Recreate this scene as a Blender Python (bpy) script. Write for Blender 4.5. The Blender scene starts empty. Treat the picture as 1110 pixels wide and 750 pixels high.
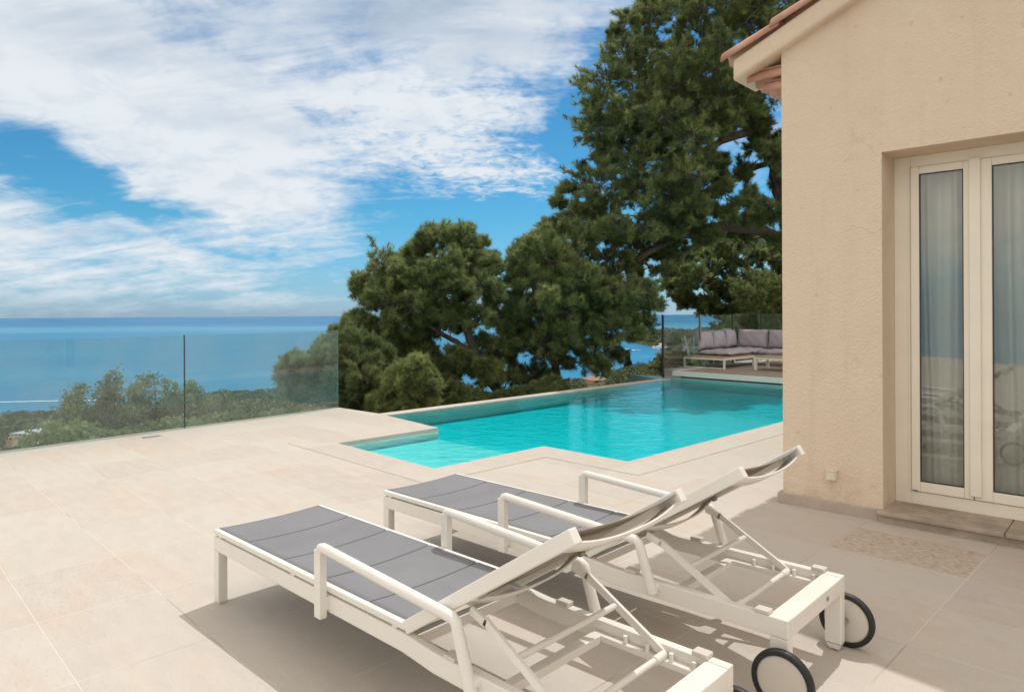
import bpy, math, random
import numpy as np
from mathutils import Vector, Matrix
R = math.radians
random.seed(7)
rng = np.random.default_rng(11)
D = bpy.data
sc = bpy.context.scene
COL = sc.collection

# ------------------------------------------------------------------ camera
H = 1.38; F = 750.0; ROLL = .0045
_c, _s = math.cos(ROLL), math.sin(ROLL)
def ray(px, py):
    x = (px - 555) / F; y = (338 - py) / F
    return (x * _c + y * _s, 1.0, -x * _s + y * _c)
def G(px, py, z=0.0):
    d = ray(px, py); t = (z - H) / d[2]
    return (d[0] * t, t, z)
def AT(px, py, Y):
    d = ray(px, py)
    return (d[0] * Y, Y, H + d[2] * Y)

cam = D.cameras.new('camera'); camo = D.objects.new('camera', cam); COL.objects.link(camo)
cam.sensor_fit = 'HORIZONTAL'; cam.sensor_width = 36; cam.lens = 36 * F / 1110
cam.shift_y = -37 / 1110; cam.clip_start = .05; cam.clip_end = 60000
Rv = Vector((_c, 0, -_s)); Uv = Vector((_s, 0, _c)); Bv = Vector((0, -1, 0))
M = Matrix((Rv, Uv, Bv)).transposed().to_4x4(); M.translation = Vector((0, 0, H))
camo.matrix_world = M
sc.camera = camo

# ------------------------------------------------------------------ helpers
class MB:
    def __init__(s): s.v = []; s.f = []; s.m = []; s.sm = []
    def add(s, vs, fs, mi=0, smooth=False):
        o = len(s.v); s.v += [tuple(v) for v in vs]
        for f in fs: s.f.append([o + i for i in f]); s.m.append(mi); s.sm.append(smooth)
    def box(s, x0, x1, y0, y1, z0, z1, mi=0, xf=None):
        vs = [(x, y, z) for z in (z0, z1) for y in (y0, y1) for x in (x0, x1)]
        if xf: vs = [xf(v) for v in vs]
        s.add(vs, [(0, 2, 3, 1), (4, 5, 7, 6), (0, 1, 5, 4), (2, 6, 7, 3), (0, 4, 6, 2), (1, 3, 7, 5)], mi)
    def bar(s, a, b, w, h, up=(0, 0, 1), mi=0):
        a = Vector(a); b = Vector(b); d = (b - a).normalized(); u = Vector(up)
        sd = d.cross(u).normalized(); u = sd.cross(d).normalized()
        vs = []
        for p in (a, b):
            for (i, j) in ((-1, -1), (1, -1), (1, 1), (-1, 1)):
                vs.append(p + sd * (i * w / 2) + u * (j * h / 2))
        s.add(vs, [(0, 1, 2, 3), (7, 6, 5, 4), (0, 4, 5, 1), (1, 5, 6, 2), (2, 6, 7, 3), (3, 7, 4, 0)], mi)
    def tube(s, pts, r, n=8, mi=0, cap=True):
        pts = [Vector(p) for p in pts]; rr = r if isinstance(r, (list, tuple)) else [r] * len(pts)
        ref = Vector((0, 0, 1)); rings = []
        for i, p in enumerate(pts):
            d = (pts[min(i + 1, len(pts) - 1)] - pts[max(i - 1, 0)])
            d = d.normalized() if d.length > 1e-9 else Vector((0, 0, 1))
            rf = ref if abs(d.dot(ref)) < .95 else Vector((1, 0, 0))
            sd = d.cross(rf).normalized(); u = sd.cross(d).normalized()
            rings.append([p + (sd * math.cos(2 * math.pi * k / n) + u * math.sin(2 * math.pi * k / n)) * rr[i] for k in range(n)])
        vs = [v for rg in rings for v in rg]; fs = []
        for i in range(len(pts) - 1):
            for k in range(n):
                k2 = (k + 1) % n
                fs.append((i * n + k, i * n + k2, (i + 1) * n + k2, (i + 1) * n + k))
        s.add(vs, fs, mi, True)
        if cap:
            s.add(rings[0], [tuple(range(n))[::-1]], mi); s.add(rings[-1], [tuple(range(n))], mi)
    def prism(s, poly, z0, z1, mi=0, top=True, bottom=True, side_mi=None):
        n = len(poly)
        vs = [(p[0], p[1], z0) for p in poly] + [(p[0], p[1], z1) for p in poly]
        fs = [(i, (i + 1) % n, n + (i + 1) % n, n + i) for i in range(n)]
        s.add(vs, fs, mi if side_mi is None else side_mi)
        if top: s.add([(p[0], p[1], z1) for p in poly], [tuple(range(n))], mi)
        if bottom: s.add([(p[0], p[1], z0) for p in poly], [tuple(range(n))[::-1]], mi)
    def grid(s, fn, nu, nv, mi=0, smooth=True):
        vs = [fn(i / nu, j / nv) for j in range(nv + 1) for i in range(nu + 1)]
        w = nu + 1
        s.add(vs, [(j * w + i, j * w + i + 1, (j + 1) * w + i + 1, (j + 1) * w + i) for j in range(nv) for i in range(nu)], mi, smooth)
    def build(s, name, mats, parent=None, bevel=0, weld=False, solid=0):
        me = D.meshes.new(name); me.from_pydata(s.v, [], s.f)
        for m in (mats if isinstance(mats, (list, tuple)) else [mats]): me.materials.append(m)
        me.polygons.foreach_set('material_index', s.m)
        me.polygons.foreach_set('use_smooth', s.sm); me.update()
        o = D.objects.new(name, me); COL.objects.link(o)
        if parent: o.parent = parent
        if solid:
            md = o.modifiers.new('solid', 'SOLIDIFY'); md.thickness = solid; md.offset = 0
        if bevel:
            md = o.modifiers.new('bevel', 'BEVEL'); md.width = bevel; md.segments = 2; md.limit_method = 'ANGLE'; md.angle_limit = R(40)
            md.harden_normals = False
        return o
def tag(o, label=None, cat=None, group=None, kind=None):
    if label: o['label'] = label
    if cat: o['category'] = cat
    if group: o['group'] = group
    if kind: o['kind'] = kind
    return o
def empty(name, loc, rz=0, **k):
    o = D.objects.new(name, None); COL.objects.link(o); o.location = loc; o.rotation_euler = (0, 0, rz)
    o.empty_display_size = .2
    return tag(o, **k)
def copy_tree(o, parent=None):
    c = o.copy(); COL.objects.link(c); c.parent = parent
    for ch in list(o.children): copy_tree(ch, c)
    return c

# ------------------------------------------------------------------ materials
class NT:
    def __init__(s, nt): s.nt = nt
    def n(s, t, **k):
        nd = s.nt.nodes.new('ShaderNode' + t)
        for a, b in k.items():
            if a.startswith('_'): setattr(nd, a[1:], b)
            else: s.set(nd, a, b)
        return nd
    def set(s, nd, key, val):
        key = key.replace('__', ' ')
        if key.startswith('i') and key[1:].isdigit(): inp = nd.inputs[int(key[1:])]
        else: inp = nd.inputs[key]
        if isinstance(val, bpy.types.NodeSocket): s.nt.links.new(val, inp)
        else: inp.default_value = val
    def m(s, op, a, b=None, c=None, clamp=False):
        nd = s.nt.nodes.new('ShaderNodeMath'); nd.operation = op; nd.use_clamp = clamp
        for i, v in enumerate((a, b, c)):
            if v is None: continue
            if isinstance(v, bpy.types.NodeSocket): s.nt.links.new(v, nd.inputs[i])
            else: nd.inputs[i].default_value = v
        return nd.outputs[0]
    def mix(s, fac, a, b, blend='MIX'):
        nd = s.nt.nodes.new('ShaderNodeMix'); nd.data_type = 'RGBA'; nd.blend_type = blend; nd.clamp_factor = True
        for i, v in ((0, fac), (6, a), (7, b)):
            if isinstance(v, bpy.types.NodeSocket): s.nt.links.new(v, nd.inputs[i])
            else: nd.inputs[i].default_value = v if i == 0 or len(v) == 4 else (*v, 1)
        return nd.outputs[2]
    def ramp(s, fac, stops):
        nd = s.nt.nodes.new('ShaderNodeValToRGB'); cr = nd.color_ramp
        while len(cr.elements) < len(stops): cr.elements.new(.5)
        for e, (p, c) in zip(cr.elements, stops):
            e.position = p; e.color = c if len(c) == 4 else (*c, 1)
        s.nt.links.new(fac, nd.inputs[0]); return nd.outputs[0]
    def rng(s, v, a, b, c=0.0, d=1.0, smooth=True):
        nd = s.nt.nodes.new('ShaderNodeMapRange')
        if smooth: nd.interpolation_type = 'SMOOTHSTEP'
        for i, x in enumerate((v, a, b, c, d)):
            if isinstance(x, bpy.types.NodeSocket): s.nt.links.new(x, nd.inputs[i])
            else: nd.inputs[i].default_value = x
        return nd.outputs[0]
    def noise(s, vec, scale, detail=4, rough=.5, dist=0.0):
        nd = s.n('TexNoise', Scale=scale, Detail=detail, Roughness=rough, Distortion=dist)
        if vec is not None: s.nt.links.new(vec, nd.inputs['Vector'])
        return nd.outputs[0]
    def bump(s, h, strength, dist=.01):
        return s.n('Bump', Strength=strength, Distance=dist, Height=h).outputs[0]
def mat(name):
    m = D.materials.new(name); m.use_nodes = True; t = NT(m.node_tree)
    b = m.node_tree.nodes['Principled BSDF']; tc = t.n('TexCoord')
    return m, t, b, tc.outputs['Object']
def c4(r, g, b): return (r, g, b, 1)

def simple(name, col, rough=.5, var=.12, scale=8, bump=0, bscale=200, metallic=0, spec=.5, coat=0):
    m, t, b, oc = mat(name)
    n = t.noise(oc, scale, 5, .6)
    k = tuple(x * (1 - var) for x in col); k2 = tuple(min(1, x * (1 + var)) for x in col)
    t.set(b, 'Base__Color', t.ramp(n, [(.3, k), (.7, k2)]))
    t.set(b, 'Roughness', t.rng(t.noise(oc, scale * 2.3, 3), .3, .7, max(0, rough - .07), min(1, rough + .07)))
    b.inputs['Metallic'].default_value = metallic; b.inputs['Specular IOR Level'].default_value = spec
    if bump: t.set(b, 'Normal', t.bump(t.noise(oc, bscale, 3), bump, .002))
    return m

def m_stone(name, coping=False):
    m, t, b, oc = mat(name)
    mp = t.n('Mapping', Vector=oc, Rotation=(0, 0, R(45.5))); v = mp.outputs[0]
    sx = t.n('SeparateXYZ', Vector=v)
    off = t.n('VectorMath', i0=v, i1=(.9 + 70, -.15 + 50, 0), _operation='ADD').outputs[0]
    br = t.n('TexBrick', Vector=off, Scale=1.0, Mortar__Size=.0032, Mortar__Smooth=.3, Bias=0.0, Brick__Width=.70 if not coping else 1.4, Row__Height=.50 if not coping else 1.5,
             Color1=c4(0, 0, 0), Color2=c4(1, 1, 1), Mortar=c4(.5, .5, .5))
    br.offset = 0.0
    rnd = br.outputs['Color']; fac = br.outputs['Fac']
    # stretch grain along the slab
    gv = t.n('Mapping', Vector=v, Scale=(1, 2.6, 1)).outputs[0]
    big = t.noise(gv, 1.1, 5, .6, .6); mid = t.noise(gv, 5, 6, .65, .3); fine = t.noise(oc, 90, 4, .6)
    base = t.ramp(rnd, [(0, (.50, .445, .39)), (.3, (.535, .485, .43)), (.7, (.555, .51, .45)), (1, (.525, .46, .395))])
    base = t.mix(t.rng(big, .45, .7, 0, .42), base, (.57, .44, .33))
    base = t.mix(t.rng(mid, .35, .7, 0, .3), base, (.63, .585, .52))
    base = t.mix(t.rng(fine, .3, .75, 0, .22), base, (.45, .37, .29))
    # pitted slabs
    y = sx.outputs[1]; x = sx.outputs[0]
    def boxm(x0, x1, y0, y1):
        a = t.m('MULTIPLY', t.rng(x, x0, x0 + .02), t.rng(x, x1 - .02, x1, 1, 0))
        c = t.m('MULTIPLY', t.rng(y, y0, y0 + .02), t.rng(y, y1 - .02, y1, 1, 0))
        return t.m('MULTIPLY', a, c)
    pit = t.m('ADD', boxm(-1.6, -.9, 4.15, 4.65), t.m('MULTIPLY', boxm(-4.4, -3.7, .65, 1.15), .16))
    pv = t.n('Mapping', Vector=v, Scale=(1, 3, 1)).outputs[0]
    pn = t.noise(pv, 22, 5, .62)
    pits = t.m('MULTIPLY', pit, t.rng(pn, .50, .63))
    if not coping:
        base = t.mix(t.m('MULTIPLY', pits, .75), base, (.26, .19, .13))
        base = t.mix(t.m('MULTIPLY', pit, .35), base, (.58, .45, .33))
    fv = t.n('Mapping', Vector=v, Scale=(1, 4, 1)).outputs[0]
    flecks = t.m('MULTIPLY', t.rng(t.noise(fv, 26, 4, .65), .60, .70), t.rng(t.noise(v, 1.3, 3), .40, .60))
    base = t.mix(t.m('MULTIPLY', flecks, .40), base, (.40, .29, .21))
    stain = t.rng(t.noise(oc, .55, 6, .7, .4), .55, .8)
    base = t.mix(t.m('MULTIPLY', stain, .24), base, (.47, .37, .29))
    # joints: partly pale mortar, partly fine dark line
    jn = t.rng(t.noise(oc, 1.1, 3), .50, .62)
    jcol = t.mix(jn, (.70, .65, .58), (.36, .30, .24))
    base = t.mix(t.m('MULTIPLY', fac, .65), base, jcol)
    t.set(b, 'Base__Color', base)
    t.set(b, 'Roughness', t.rng(mid, .3, .7, .55, .8)); b.inputs['Specular IOR Level'].default_value = .35
    h = t.m('SUBTRACT', t.m('MULTIPLY', fine, .4), t.m('MULTIPLY', fac, 1.2))
    h = t.m('SUBTRACT', h, t.m('MULTIPLY', pits, 1.6)); h = t.m('ADD', h, t.m('MULTIPLY', mid, .8))
    h = t.m('SUBTRACT', h, t.m('MULTIPLY', flecks, .5))
    t.set(b, 'Normal', t.bump(h, .5, .004))
    return m
M_deck = m_stone('limestone_paving'); M_cop = m_stone('limestone_coping', True)

def m_plaster():
    m, t, b, oc = mat('stucco')
    n1 = t.noise(oc, 60, 6, .66); n2 = t.noise(oc, 1.4, 5, .6, .3)
    vo = t.n('TexVoronoi', Vector=oc, Scale=48.0, _feature='SMOOTH_F1').outputs[0]
    st = t.n('Mapping', Vector=oc, Scale=(1, 1, .35)).outputs[0]
    n3 = t.noise(st, 4, 5, .65)
    col = t.ramp(n2, [(.25, (.775, .62, .475)), (.55, (.82, .68, .53)), (.8, (.76, .605, .455))])
    col = t.mix(t.rng(n3, .55, .8, 0, .25), col, (.80, .70, .55))
    col = t.mix(t.rng(t.noise(oc, 17, 3), .68, .76, 0, .3), col, (.50, .38, .26))
    dr = t.noise(t.n('Mapping', Vector=oc, Scale=(7, 7, .5)).outputs[0], 1.0, 5, .65)
    col = t.mix(t.rng(dr, .52, .74, 0, .22), col, (.60, .47, .35))
    zz_ = t.n('SeparateXYZ', Vector=oc).outputs[2]
    spl = t.m('MULTIPLY', t.rng(zz_, .08, .42, 1, 0), t.rng(t.noise(oc, 9, 5, .65), .40, .68))
    col = t.mix(t.m('MULTIPLY', spl, .38), col, (.50, .40, .30))
    ck = t.n('TexVoronoi', Vector=t.n('VectorMath', i0=oc, i1=t.n('VectorMath', i0=t.n('TexNoise', Vector=oc, Scale=3.0, Detail=5.0).outputs[1], i1=(.35, .35, .35), _operation='MULTIPLY').outputs[0], _operation='ADD').outputs[0], Scale=.9, _feature='DISTANCE_TO_EDGE').outputs[0]
    ckm = t.m('MULTIPLY', t.rng(ck, .001, .004, 1, 0), t.rng(t.noise(oc, 1.1, 2), .52, .62))
    col = t.mix(t.m('MULTIPLY', ckm, .16), col, (.42, .32, .24))
    t.set(b, 'Base__Color', col); b.inputs['Roughness'].default_value = .9; b.inputs['Specular IOR Level'].default_value = .2
    h = t.m('ADD', t.rng(n1, .35, .7), t.m('MULTIPLY', vo, .7))
    t.set(b, 'Normal', t.bump(h, .55, .007)); return m
M_stucco = m_plaster()

def m_tile():
    m, t, b, oc = mat('terracotta')
    n1 = t.noise(oc, 3.1, 3, .5); n2 = t.noise(oc, 30, 5, .6)
    col = t.ramp(n1, [(.3, (.42, .20, .13)), (.5, (.55, .31, .22)), (.7, (.64, .43, .33))])
    col = t.mix(t.rng(n2, .5, .75, 0, .5), col, (.60, .46, .38))
    t.set(b, 'Base__Color', col); b.inputs['Roughness'].default_value = .85
    t.set(b, 'Normal', t.bump(n2, .4, .004)); return m
M_tile = m_tile()
M_white = simple('white_painted_aluminium', (.82, .79, .73), .38, .025, 5, .04, 500)
M_cream = simple('cream_painted_wood', (.88, .82, .69), .42, .03, 4, .05, 120)
M_plinth = simple('grey_stone_plinth', (.46, .38, .32), .7, .12, 6, .2, 90)
M_sill = simple('worn_stone_sill', (.42, .345, .27), .75, .3, 5, .25, 90)
M_rubber = simple('black_rubber', (.018, .019, .02), .6, .2, 30)
M_hub = simple('beige_plastic', (.66, .61, .54), .45, .03, 10)
M_steel = simple('steel', (.45, .44, .42), .35, .1, 60, metallic=1)
M_dark = simple('dark_plastic', (.05, .05, .05), .5)
M_box = simple('ivory_plastic', (.76, .68, .52), .4, .04, 20)
M_cush = simple('mauve_grey_cushion_cloth', (.47, .425, .47), .95, .07, 14, .35, 320, spec=.1)
M_interior = simple('interior_plaster', (.5, .47, .42), .9)

def m_sling(name, c1, trans=.0):
    m, t, b, oc = mat(name)
    w1 = t.n('TexWave', Vector=oc, Scale=190.0, _bands_direction='X').outputs[1]
    w2 = t.n('TexWave', Vector=oc, Scale=190.0, _bands_direction='Y').outputs[1]
    n = t.noise(oc, 3, 4, .6, .4); n2 = t.noise(oc, 180, 2)
    col = t.ramp(n, [(.3, tuple(x * .93 for x in c1)), (.7, tuple(x * 1.06 for x in c1))])
    col = t.mix(t.rng(n2, .3, .7, 0, .16), col, tuple(x * .62 for x in c1))
    dust = t.rng(t.noise(t.n('Mapping', Vector=oc, Scale=(1, 3, 1)).outputs[0], 6, 5, .7, 1.0), .62, .80)
    col = t.mix(t.m('MULTIPLY', dust, .3), col, tuple(min(1, x * 1.7) for x in c1))
    t.set(b, 'Base__Color', col); b.inputs['Roughness'].default_value = .8; b.inputs['Specular IOR Level'].default_value = .25
    t.set(b, 'Normal', t.bump(t.m('ADD', w1, w2), .12, .0008))
    if trans:
        tr = t.n('BsdfTranslucent', Color=c4(.62, .50, .36))
        mx = t.n('MixShader', i0=trans, i1=b.outputs[0], i2=tr.outputs[0])
        m.node_tree.links.new(mx.outputs[0], m.node_tree.nodes['Material Output'].inputs[0])
    return m
M_sling = m_sling('grey_sling_mesh', (.235, .235, .250), 0)
M_slingb = m_sling('beige_sling_back', (.44, .385, .31), .18)

def m_teak():
    m, t, b, oc = mat('weathered_teak')
    v = t.n('Mapping', Vector=oc, Rotation=(0, 0, R(45.5)), Scale=(1, 14, 14)).outputs[0]
    n = t.noise(v, 2.2, 6, .65, .2)
    t.set(b, 'Base__Color', t.ramp(n, [(.25, (.20, .15, .11)), (.5, (.33, .26, .20)), (.75, (.42, .35, .28))]))
    b.inputs['Roughness'].default_value = .75; t.set(b, 'Normal', t.bump(n, .3, .003)); return m
M_teak = m_teak()
def m_teak2():
    m, t, b, oc = mat('teak_slats')
    n = t.noise(oc, 12, 5, .6)
    t.set(b, 'Base__Color', t.ramp(n, [(.3, (.36, .25, .16)), (.7, (.50, .38, .26))])); b.inputs['Roughness'].default_value = .6
    return m
M_teak2 = m_teak2()

def m_glass(name, tint, dirt=.03, refl=1.0, edge=False):
    m = D.materials.new(name); m.use_nodes = True; t = NT(m.node_tree); m.node_tree.nodes.clear()
    out = t.n('OutputMaterial'); tc = t.n('TexCoord')
    tr = t.n('BsdfTransparent', Color=c4(*tint)); gl = t.n('BsdfGlossy', Color=c4(1, 1, 1), Roughness=.0)
    wob = t.bump(t.noise(tc.outputs['Object'], 1.3, 2), .05, .02)
    t.set(gl, 'Normal', wob)
    fr = t.n('Fresnel', IOR=1.5)
    mx = t.n('MixShader', i0=t.m('MULTIPLY', fr.outputs[0], refl), i1=tr.outputs[0], i2=gl.outputs[0])
    df = t.n('BsdfDiffuse', Color=c4(.75, .8, .8))
    dn = t.rng(t.noise(tc.outputs['Object'], 2.0, 5, .65), .3, .75, dirt * .6, dirt * 1.6)
    mx2 = t.n('MixShader', i0=dn, i1=mx.outputs[0], i2=df.outputs[0])
    t.set(out, 'Surface', mx2.outputs[0]); return m
M_fence = m_glass('tinted_balustrade_glass', (.82, .93, .93), .06, .7)
M_fence2 = m_glass('clear_balustrade_glass', (.86, .95, .94), .004, .2)
M_fence_edge = simple('green_glass_edge', (.10, .30, .27), .2, .1, 10)
M_pane = m_glass('window_glass', (.95, .965, .94), .010, 2.0)

def m_water():
    m = D.materials.new('pool_water'); m.use_nodes = True; t = NT(m.node_tree); m.node_tree.nodes.clear()
    out = t.n('OutputMaterial'); tc = t.n('TexCoord').outputs['Object']
    tr = t.n('BsdfTransparent', Color=c4(1, 1, 1)); gl = t.n('BsdfGlossy', Color=c4(.72, .97, 1), Roughness=.02)
    v = t.n('Mapping', Vector=tc, Rotation=(0, 0, R(20)), Scale=(1, 1.7, 1)).outputs[0]
    h = t.m('ADD', t.noise(v, 3.2, 3, .55, .6), t.m('MULTIPLY', t.noise(v, 11, 3, .6, .5), .35))
    nm = t.bump(h, .8, .028)
    t.set(gl, 'Normal', nm)
    fr = t.n('Fresnel', IOR=1.17, Normal=nm)
    mx = t.n('MixShader', i0=fr.outputs[0], i1=tr.outputs[0], i2=gl.outputs[0])
    ab = t.n('VolumeAbsorption', Color=c4(.0, .922, .942), Density=3.8)
    t.set(out, 'Surface', mx.outputs[0]); t.set(out, 'Volume', ab.outputs[0]); return m
M_water = m_water()
def m_poolwall():
    m, t, b, oc = mat('pool_render')
    n = t.noise(oc, 2.5, 5, .6)
    vo = t.n('TexVoronoi', Vector=t.n('VectorMath', i0=oc, i1=t.n('VectorMath', i0=t.n('TexNoise', Vector=oc, Scale=2.2).outputs[1], i1=(.5, .5, .5), _operation='MULTIPLY').outputs[0], _operation='ADD').outputs[0], Scale=5.0)
    t.set(b, 'Base__Color', t.ramp(n, [(.3, (.74, .86, .86)), (.7, (.80, .91, .91))]))
    b.inputs['Roughness'].default_value = .6
    return m
M_pool = m_poolwall()

def m_sea():
    m, t, b, oc = mat('sea_water')
    st = t.n('Mapping', Vector=oc, Scale=(.0006, .0024, 1)).outputs[0]
    big = t.noise(st, 1.0, 6, .6, .5)
    st2 = t.n('Mapping', Vector=oc, Scale=(.02, .05, 1)).outputs[0]
    sm = t.noise(st2, 1.0, 8, .7)
    col = t.ramp(big, [(.3, (.016, .155, .31)), (.5, (.026, .19, .35)), (.7, (.05, .245, .40))])
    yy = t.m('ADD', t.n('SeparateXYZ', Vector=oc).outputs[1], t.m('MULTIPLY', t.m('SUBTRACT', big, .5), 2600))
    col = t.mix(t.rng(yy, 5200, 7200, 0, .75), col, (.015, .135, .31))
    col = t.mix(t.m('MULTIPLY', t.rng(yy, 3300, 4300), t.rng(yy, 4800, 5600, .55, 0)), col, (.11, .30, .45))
    t.set(b, 'Base__Color', col)
    t.set(b, 'Roughness', t.rng(big, .3, .7, .3, .45))
    b.inputs['Specular IOR Level'].default_value = .05
    t.set(b, 'Normal', t.bump(sm, .18, 6.0)); return m
M_sea = m_sea()
def m_terrain():
    m, t, b, oc = mat('scrubby_hillside')
    n = t.noise(oc, .02, 8, .65, .5); n2 = t.noise(oc, .15, 6, .6)
    col = t.ramp(n, [(.3, (.035, .055, .022)), (.48, (.07, .085, .038)), (.58, (.16, .13, .085)), (.72, (.30, .25, .19))])
    col = t.mix(t.rng(n2, .45, .6, 0, .8), col, (.045, .065, .028))
    t.set(b, 'Base__Color', col); b.inputs['Roughness'].default_value = .95; b.inputs['Specular IOR Level'].default_value = .1
    return m
M_terr = m_terrain()
M_earth = simple('retaining_wall_concrete', (.35, .32, .27), .9, .15, 3)

def m_leaf(name, cols, trans=.3, scale=1.2):
    m, t, b, oc = mat(name)
    at = t.n('Attribute', _attribute_name='tint').outputs['Fac']
    n = t.noise(oc, scale, 3, .6)
    f = t.m('ADD', t.m('MULTIPLY', at, .65), t.m('MULTIPLY', n, .35))
    col = t.ramp(f, [(.2, cols[0]), (.5, cols[1]), (.8, cols[2])])
    t.set(b, 'Base__Color', col); b.inputs['Roughness'].default_value = .55; b.inputs['Specular IOR Level'].default_value = .3
    tr = t.n('BsdfTranslucent', Color=col)
    mx = t.n('MixShader', i0=trans, i1=b.outputs[0], i2=tr.outputs[0])
    m.node_tree.links.new(mx.outputs[0], m.node_tree.nodes['Material Output'].inputs[0]); return m
M_pine = m_leaf('pine_needles', ((.065, .105, .055), (.205, .275, .115), (.46, .49, .20)), .54)
M_pine_d = m_leaf('dark_pine_needles', ((.06, .095, .05), (.15, .21, .09), (.32, .36, .15)), .4)
M_pine_y = m_leaf('yellowish_pine_needles', ((.10, .145, .06), (.22, .28, .10), (.42, .44, .17)), .45)
M_shrub = m_leaf('olive_leaves', ((.13, .165, .075), (.23, .26, .11), (.36, .36, .16)), .45)
M_far = m_leaf('far_foliage', ((.038, .062, .030), (.08, .108, .045), (.16, .175, .075)), .15, .08)
M_cyp = m_leaf('cypress_foliage', ((.020, .034, .018), (.030, .048, .024), (.048, .066, .03)), .1)
def m_bark():
    m, t, b, oc = mat('pine_bark')
    v = t.n('Mapping', Vector=oc, Scale=(1, 1, .4)).outputs[0]
    n = t.noise(v, 14, 6, .7, .4)
    t.set(b, 'Base__Color', t.ramp(n, [(.3, (.055, .042, .034)), (.5, (.14, .11, .09)), (.72, (.25, .21, .175))]))
    b.inputs['Roughness'].default_value = .95; t.set(b, 'Normal', t.bump(n, .9, .04)); return m
M_bark = m_bark()

# ------------------------------------------------------------------ ground points
F0 = G(0, 489); F1 = G(366, 441.4)
P1 = G(410, 448); P2 = G(475, 463.5); P3 = G(365, 480.4); P4 = G(471, 508.4); P5 = G(589.7, 484); P6 = G(681, 500.8)
dA = Vector((math.cos(R(44.3)), math.sin(R(44.3)))); dB = Vector((dA.y, -dA.x))
P7 = (P6[0] + dA.x * 7.7, P6[1] + dA.y * 7.7)
PI_ = (P1[0] + dA.x * 7.03, P1[1] + dA.y * 7.03)           # far end of the infinity edge
fd = Vector((F1[0] - F0[0], F1[1] - F0[1])).normalized()
Fl = (F0[0] - fd.x * 6.5, F0[1] - fd.y * 6.5)
xy = lambda p: (p[0], p[1])
P8 = (P7[0] + dB.x * -5.6 , P7[1] + dB.y * -5.6)
deckpoly = [Fl, xy(F1), xy(P1), xy(P2), xy(P3), xy(P4), xy(P5), xy(P6), P7, (P7[0] + 6, P7[1] - 4), (16, -6), (-14, -6)]
mb = MB(); mb.prism(deckpoly[::-1], -.045, 0, 0, bottom=True); dk = mb.build('terrace_floor', M_deck)
tag(dk, kind='structure')
mb = MB()
ins = [(p[0], p[1]) for p in deckpoly]
def inset(poly, d):
    out = []; n = len(poly)
    for i in range(n):
        a = Vector(poly[i - 1]); b = Vector(poly[i]); c = Vector(poly[(i + 1) % n])
        e1 = (b - a).normalized(); e2 = (c - b).normalized()
        n1 = Vector((e1.y, -e1.x)); n2 = Vector((e2.y, -e2.x))
        k = n1 + n2; k = k / max(.3, (1 + n1.dot(n2)))
        out.append((b.x + k.x * d, b.y + k.y * d))
    return out
base = inset(deckpoly, .06)
mb.prism(base[::-1], -6.5, -.046, 0, top=False); tag(mb.build('terrace_foundation', M_earth), kind='structure')
# coping strip: a band round the pool 4 mm above the slabs
cp = [xy(P1), xy(P2), xy(P3), xy(P4), xy(P5), xy(P6), P7]
def offline(pts, d):
    out = []
    for i, p in enumerate(pts):
        b = Vector(p)
        e1 = (b - Vector(pts[i - 1])).normalized() if i else None
        e2 = (Vector(pts[i + 1]) - b).normalized() if i < len(pts) - 1 else None
        e1 = e1 or e2; e2 = e2 or e1
        n1 = Vector((e1.y, -e1.x)); n2 = Vector((e2.y, -e2.x))
        k = (n1 + n2) / (1 + n1.dot(n2)); out.append((b.x + k.x * d, b.y + k.y * d))
    return out
outer = offline(cp, .37); inner = offline(cp, -.008)
mb = MB()
for i in range(2, len(cp) - 1):
    q = [inner[i], inner[i + 1], outer[i + 1], outer[i]]
    if i == 2: q[0] = inner[2]; q[3] = outer[2]
    mb.prism(q, -.048, .004, 0)
tag(mb.build('coping_strip', M_cop), kind='structure')

# ------------------------------------------------------------------ pool
wl = -.052
poolpoly = [xy(P1), PI_, P8, P7, xy(P6), xy(P5), xy(P4), xy(P3), xy(P2)]
pool = empty('swimming_pool', (0, 0, 0)); pool['kind'] = 'structure'
mb = MB(); depth = -.27
n = len(poolpoly)
pp = inset(poolpoly[::-1], .0)
mb.add([(p[0], p[1], depth) for p in poolpoly], [tuple(range(n))[::-1]])
for i in range(n):
    a, b = poolpoly[i], poolpoly[(i + 1) % n]
    if i == 0: top = wl + .0
    else: top = -.046
    mb.add([(*a, depth), (*b, depth), (*b, top), (*a, top)], [(0, 1, 2, 3)])
mb.build('pool_basin', M_pool, pool)
# submerged ledge in the nook and a step beside it
def lerp(a, b, t): return (a[0] + (b[0] - a[0]) * t, a[1] + (b[1] - a[1]) * t)
e = .006
A = (P3[0] + dB.x * e + dA.x * e, P3[1] + dB.y * e + dA.y * e)
def along(p, a, b): return (p[0] + dA.x * a + dB.x * b, p[1] + dA.y * a + dB.y * b)
mb = MB()
L3 = [along(P3, .01, .01), along(P3, 1.35, .01), along(P3, 1.35, 1.6), along(P3, .01, 1.6)]
mb.prism(L3[::-1], depth + .01, -.135, 0, bottom=False)
L4 = [along(P3, 1.352, .012), along(P3, 1.72, .012), along(P3, 1.72, 1.55), along(P3, 1.352, 1.55)]
mb.prism(L4[::-1], depth + .01, -.20, 0, bottom=False)
mb.build('pool_step', M_pool, pool, bevel=.02)
# infinity rim
mb = MB()
q = [along(P1, -.02, -.22), along(P1, 7.2, -.22), along(P1, 7.2, -.001), along(P1, -.02, -.001)]
mb.prism(q[::-1], -5.5, -.040, 0)
mb.build('overflow_wall', [M_cop], pool)
# water body
mb = MB()
wp = poolpoly[::-1]
wp = [(p[0], p[1]) for p in wp]
mb.prism(wp, depth - .02, wl, 0)
tag(mb.build('pool_water', M_water, pool))
pool.name = 'pool'

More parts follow.
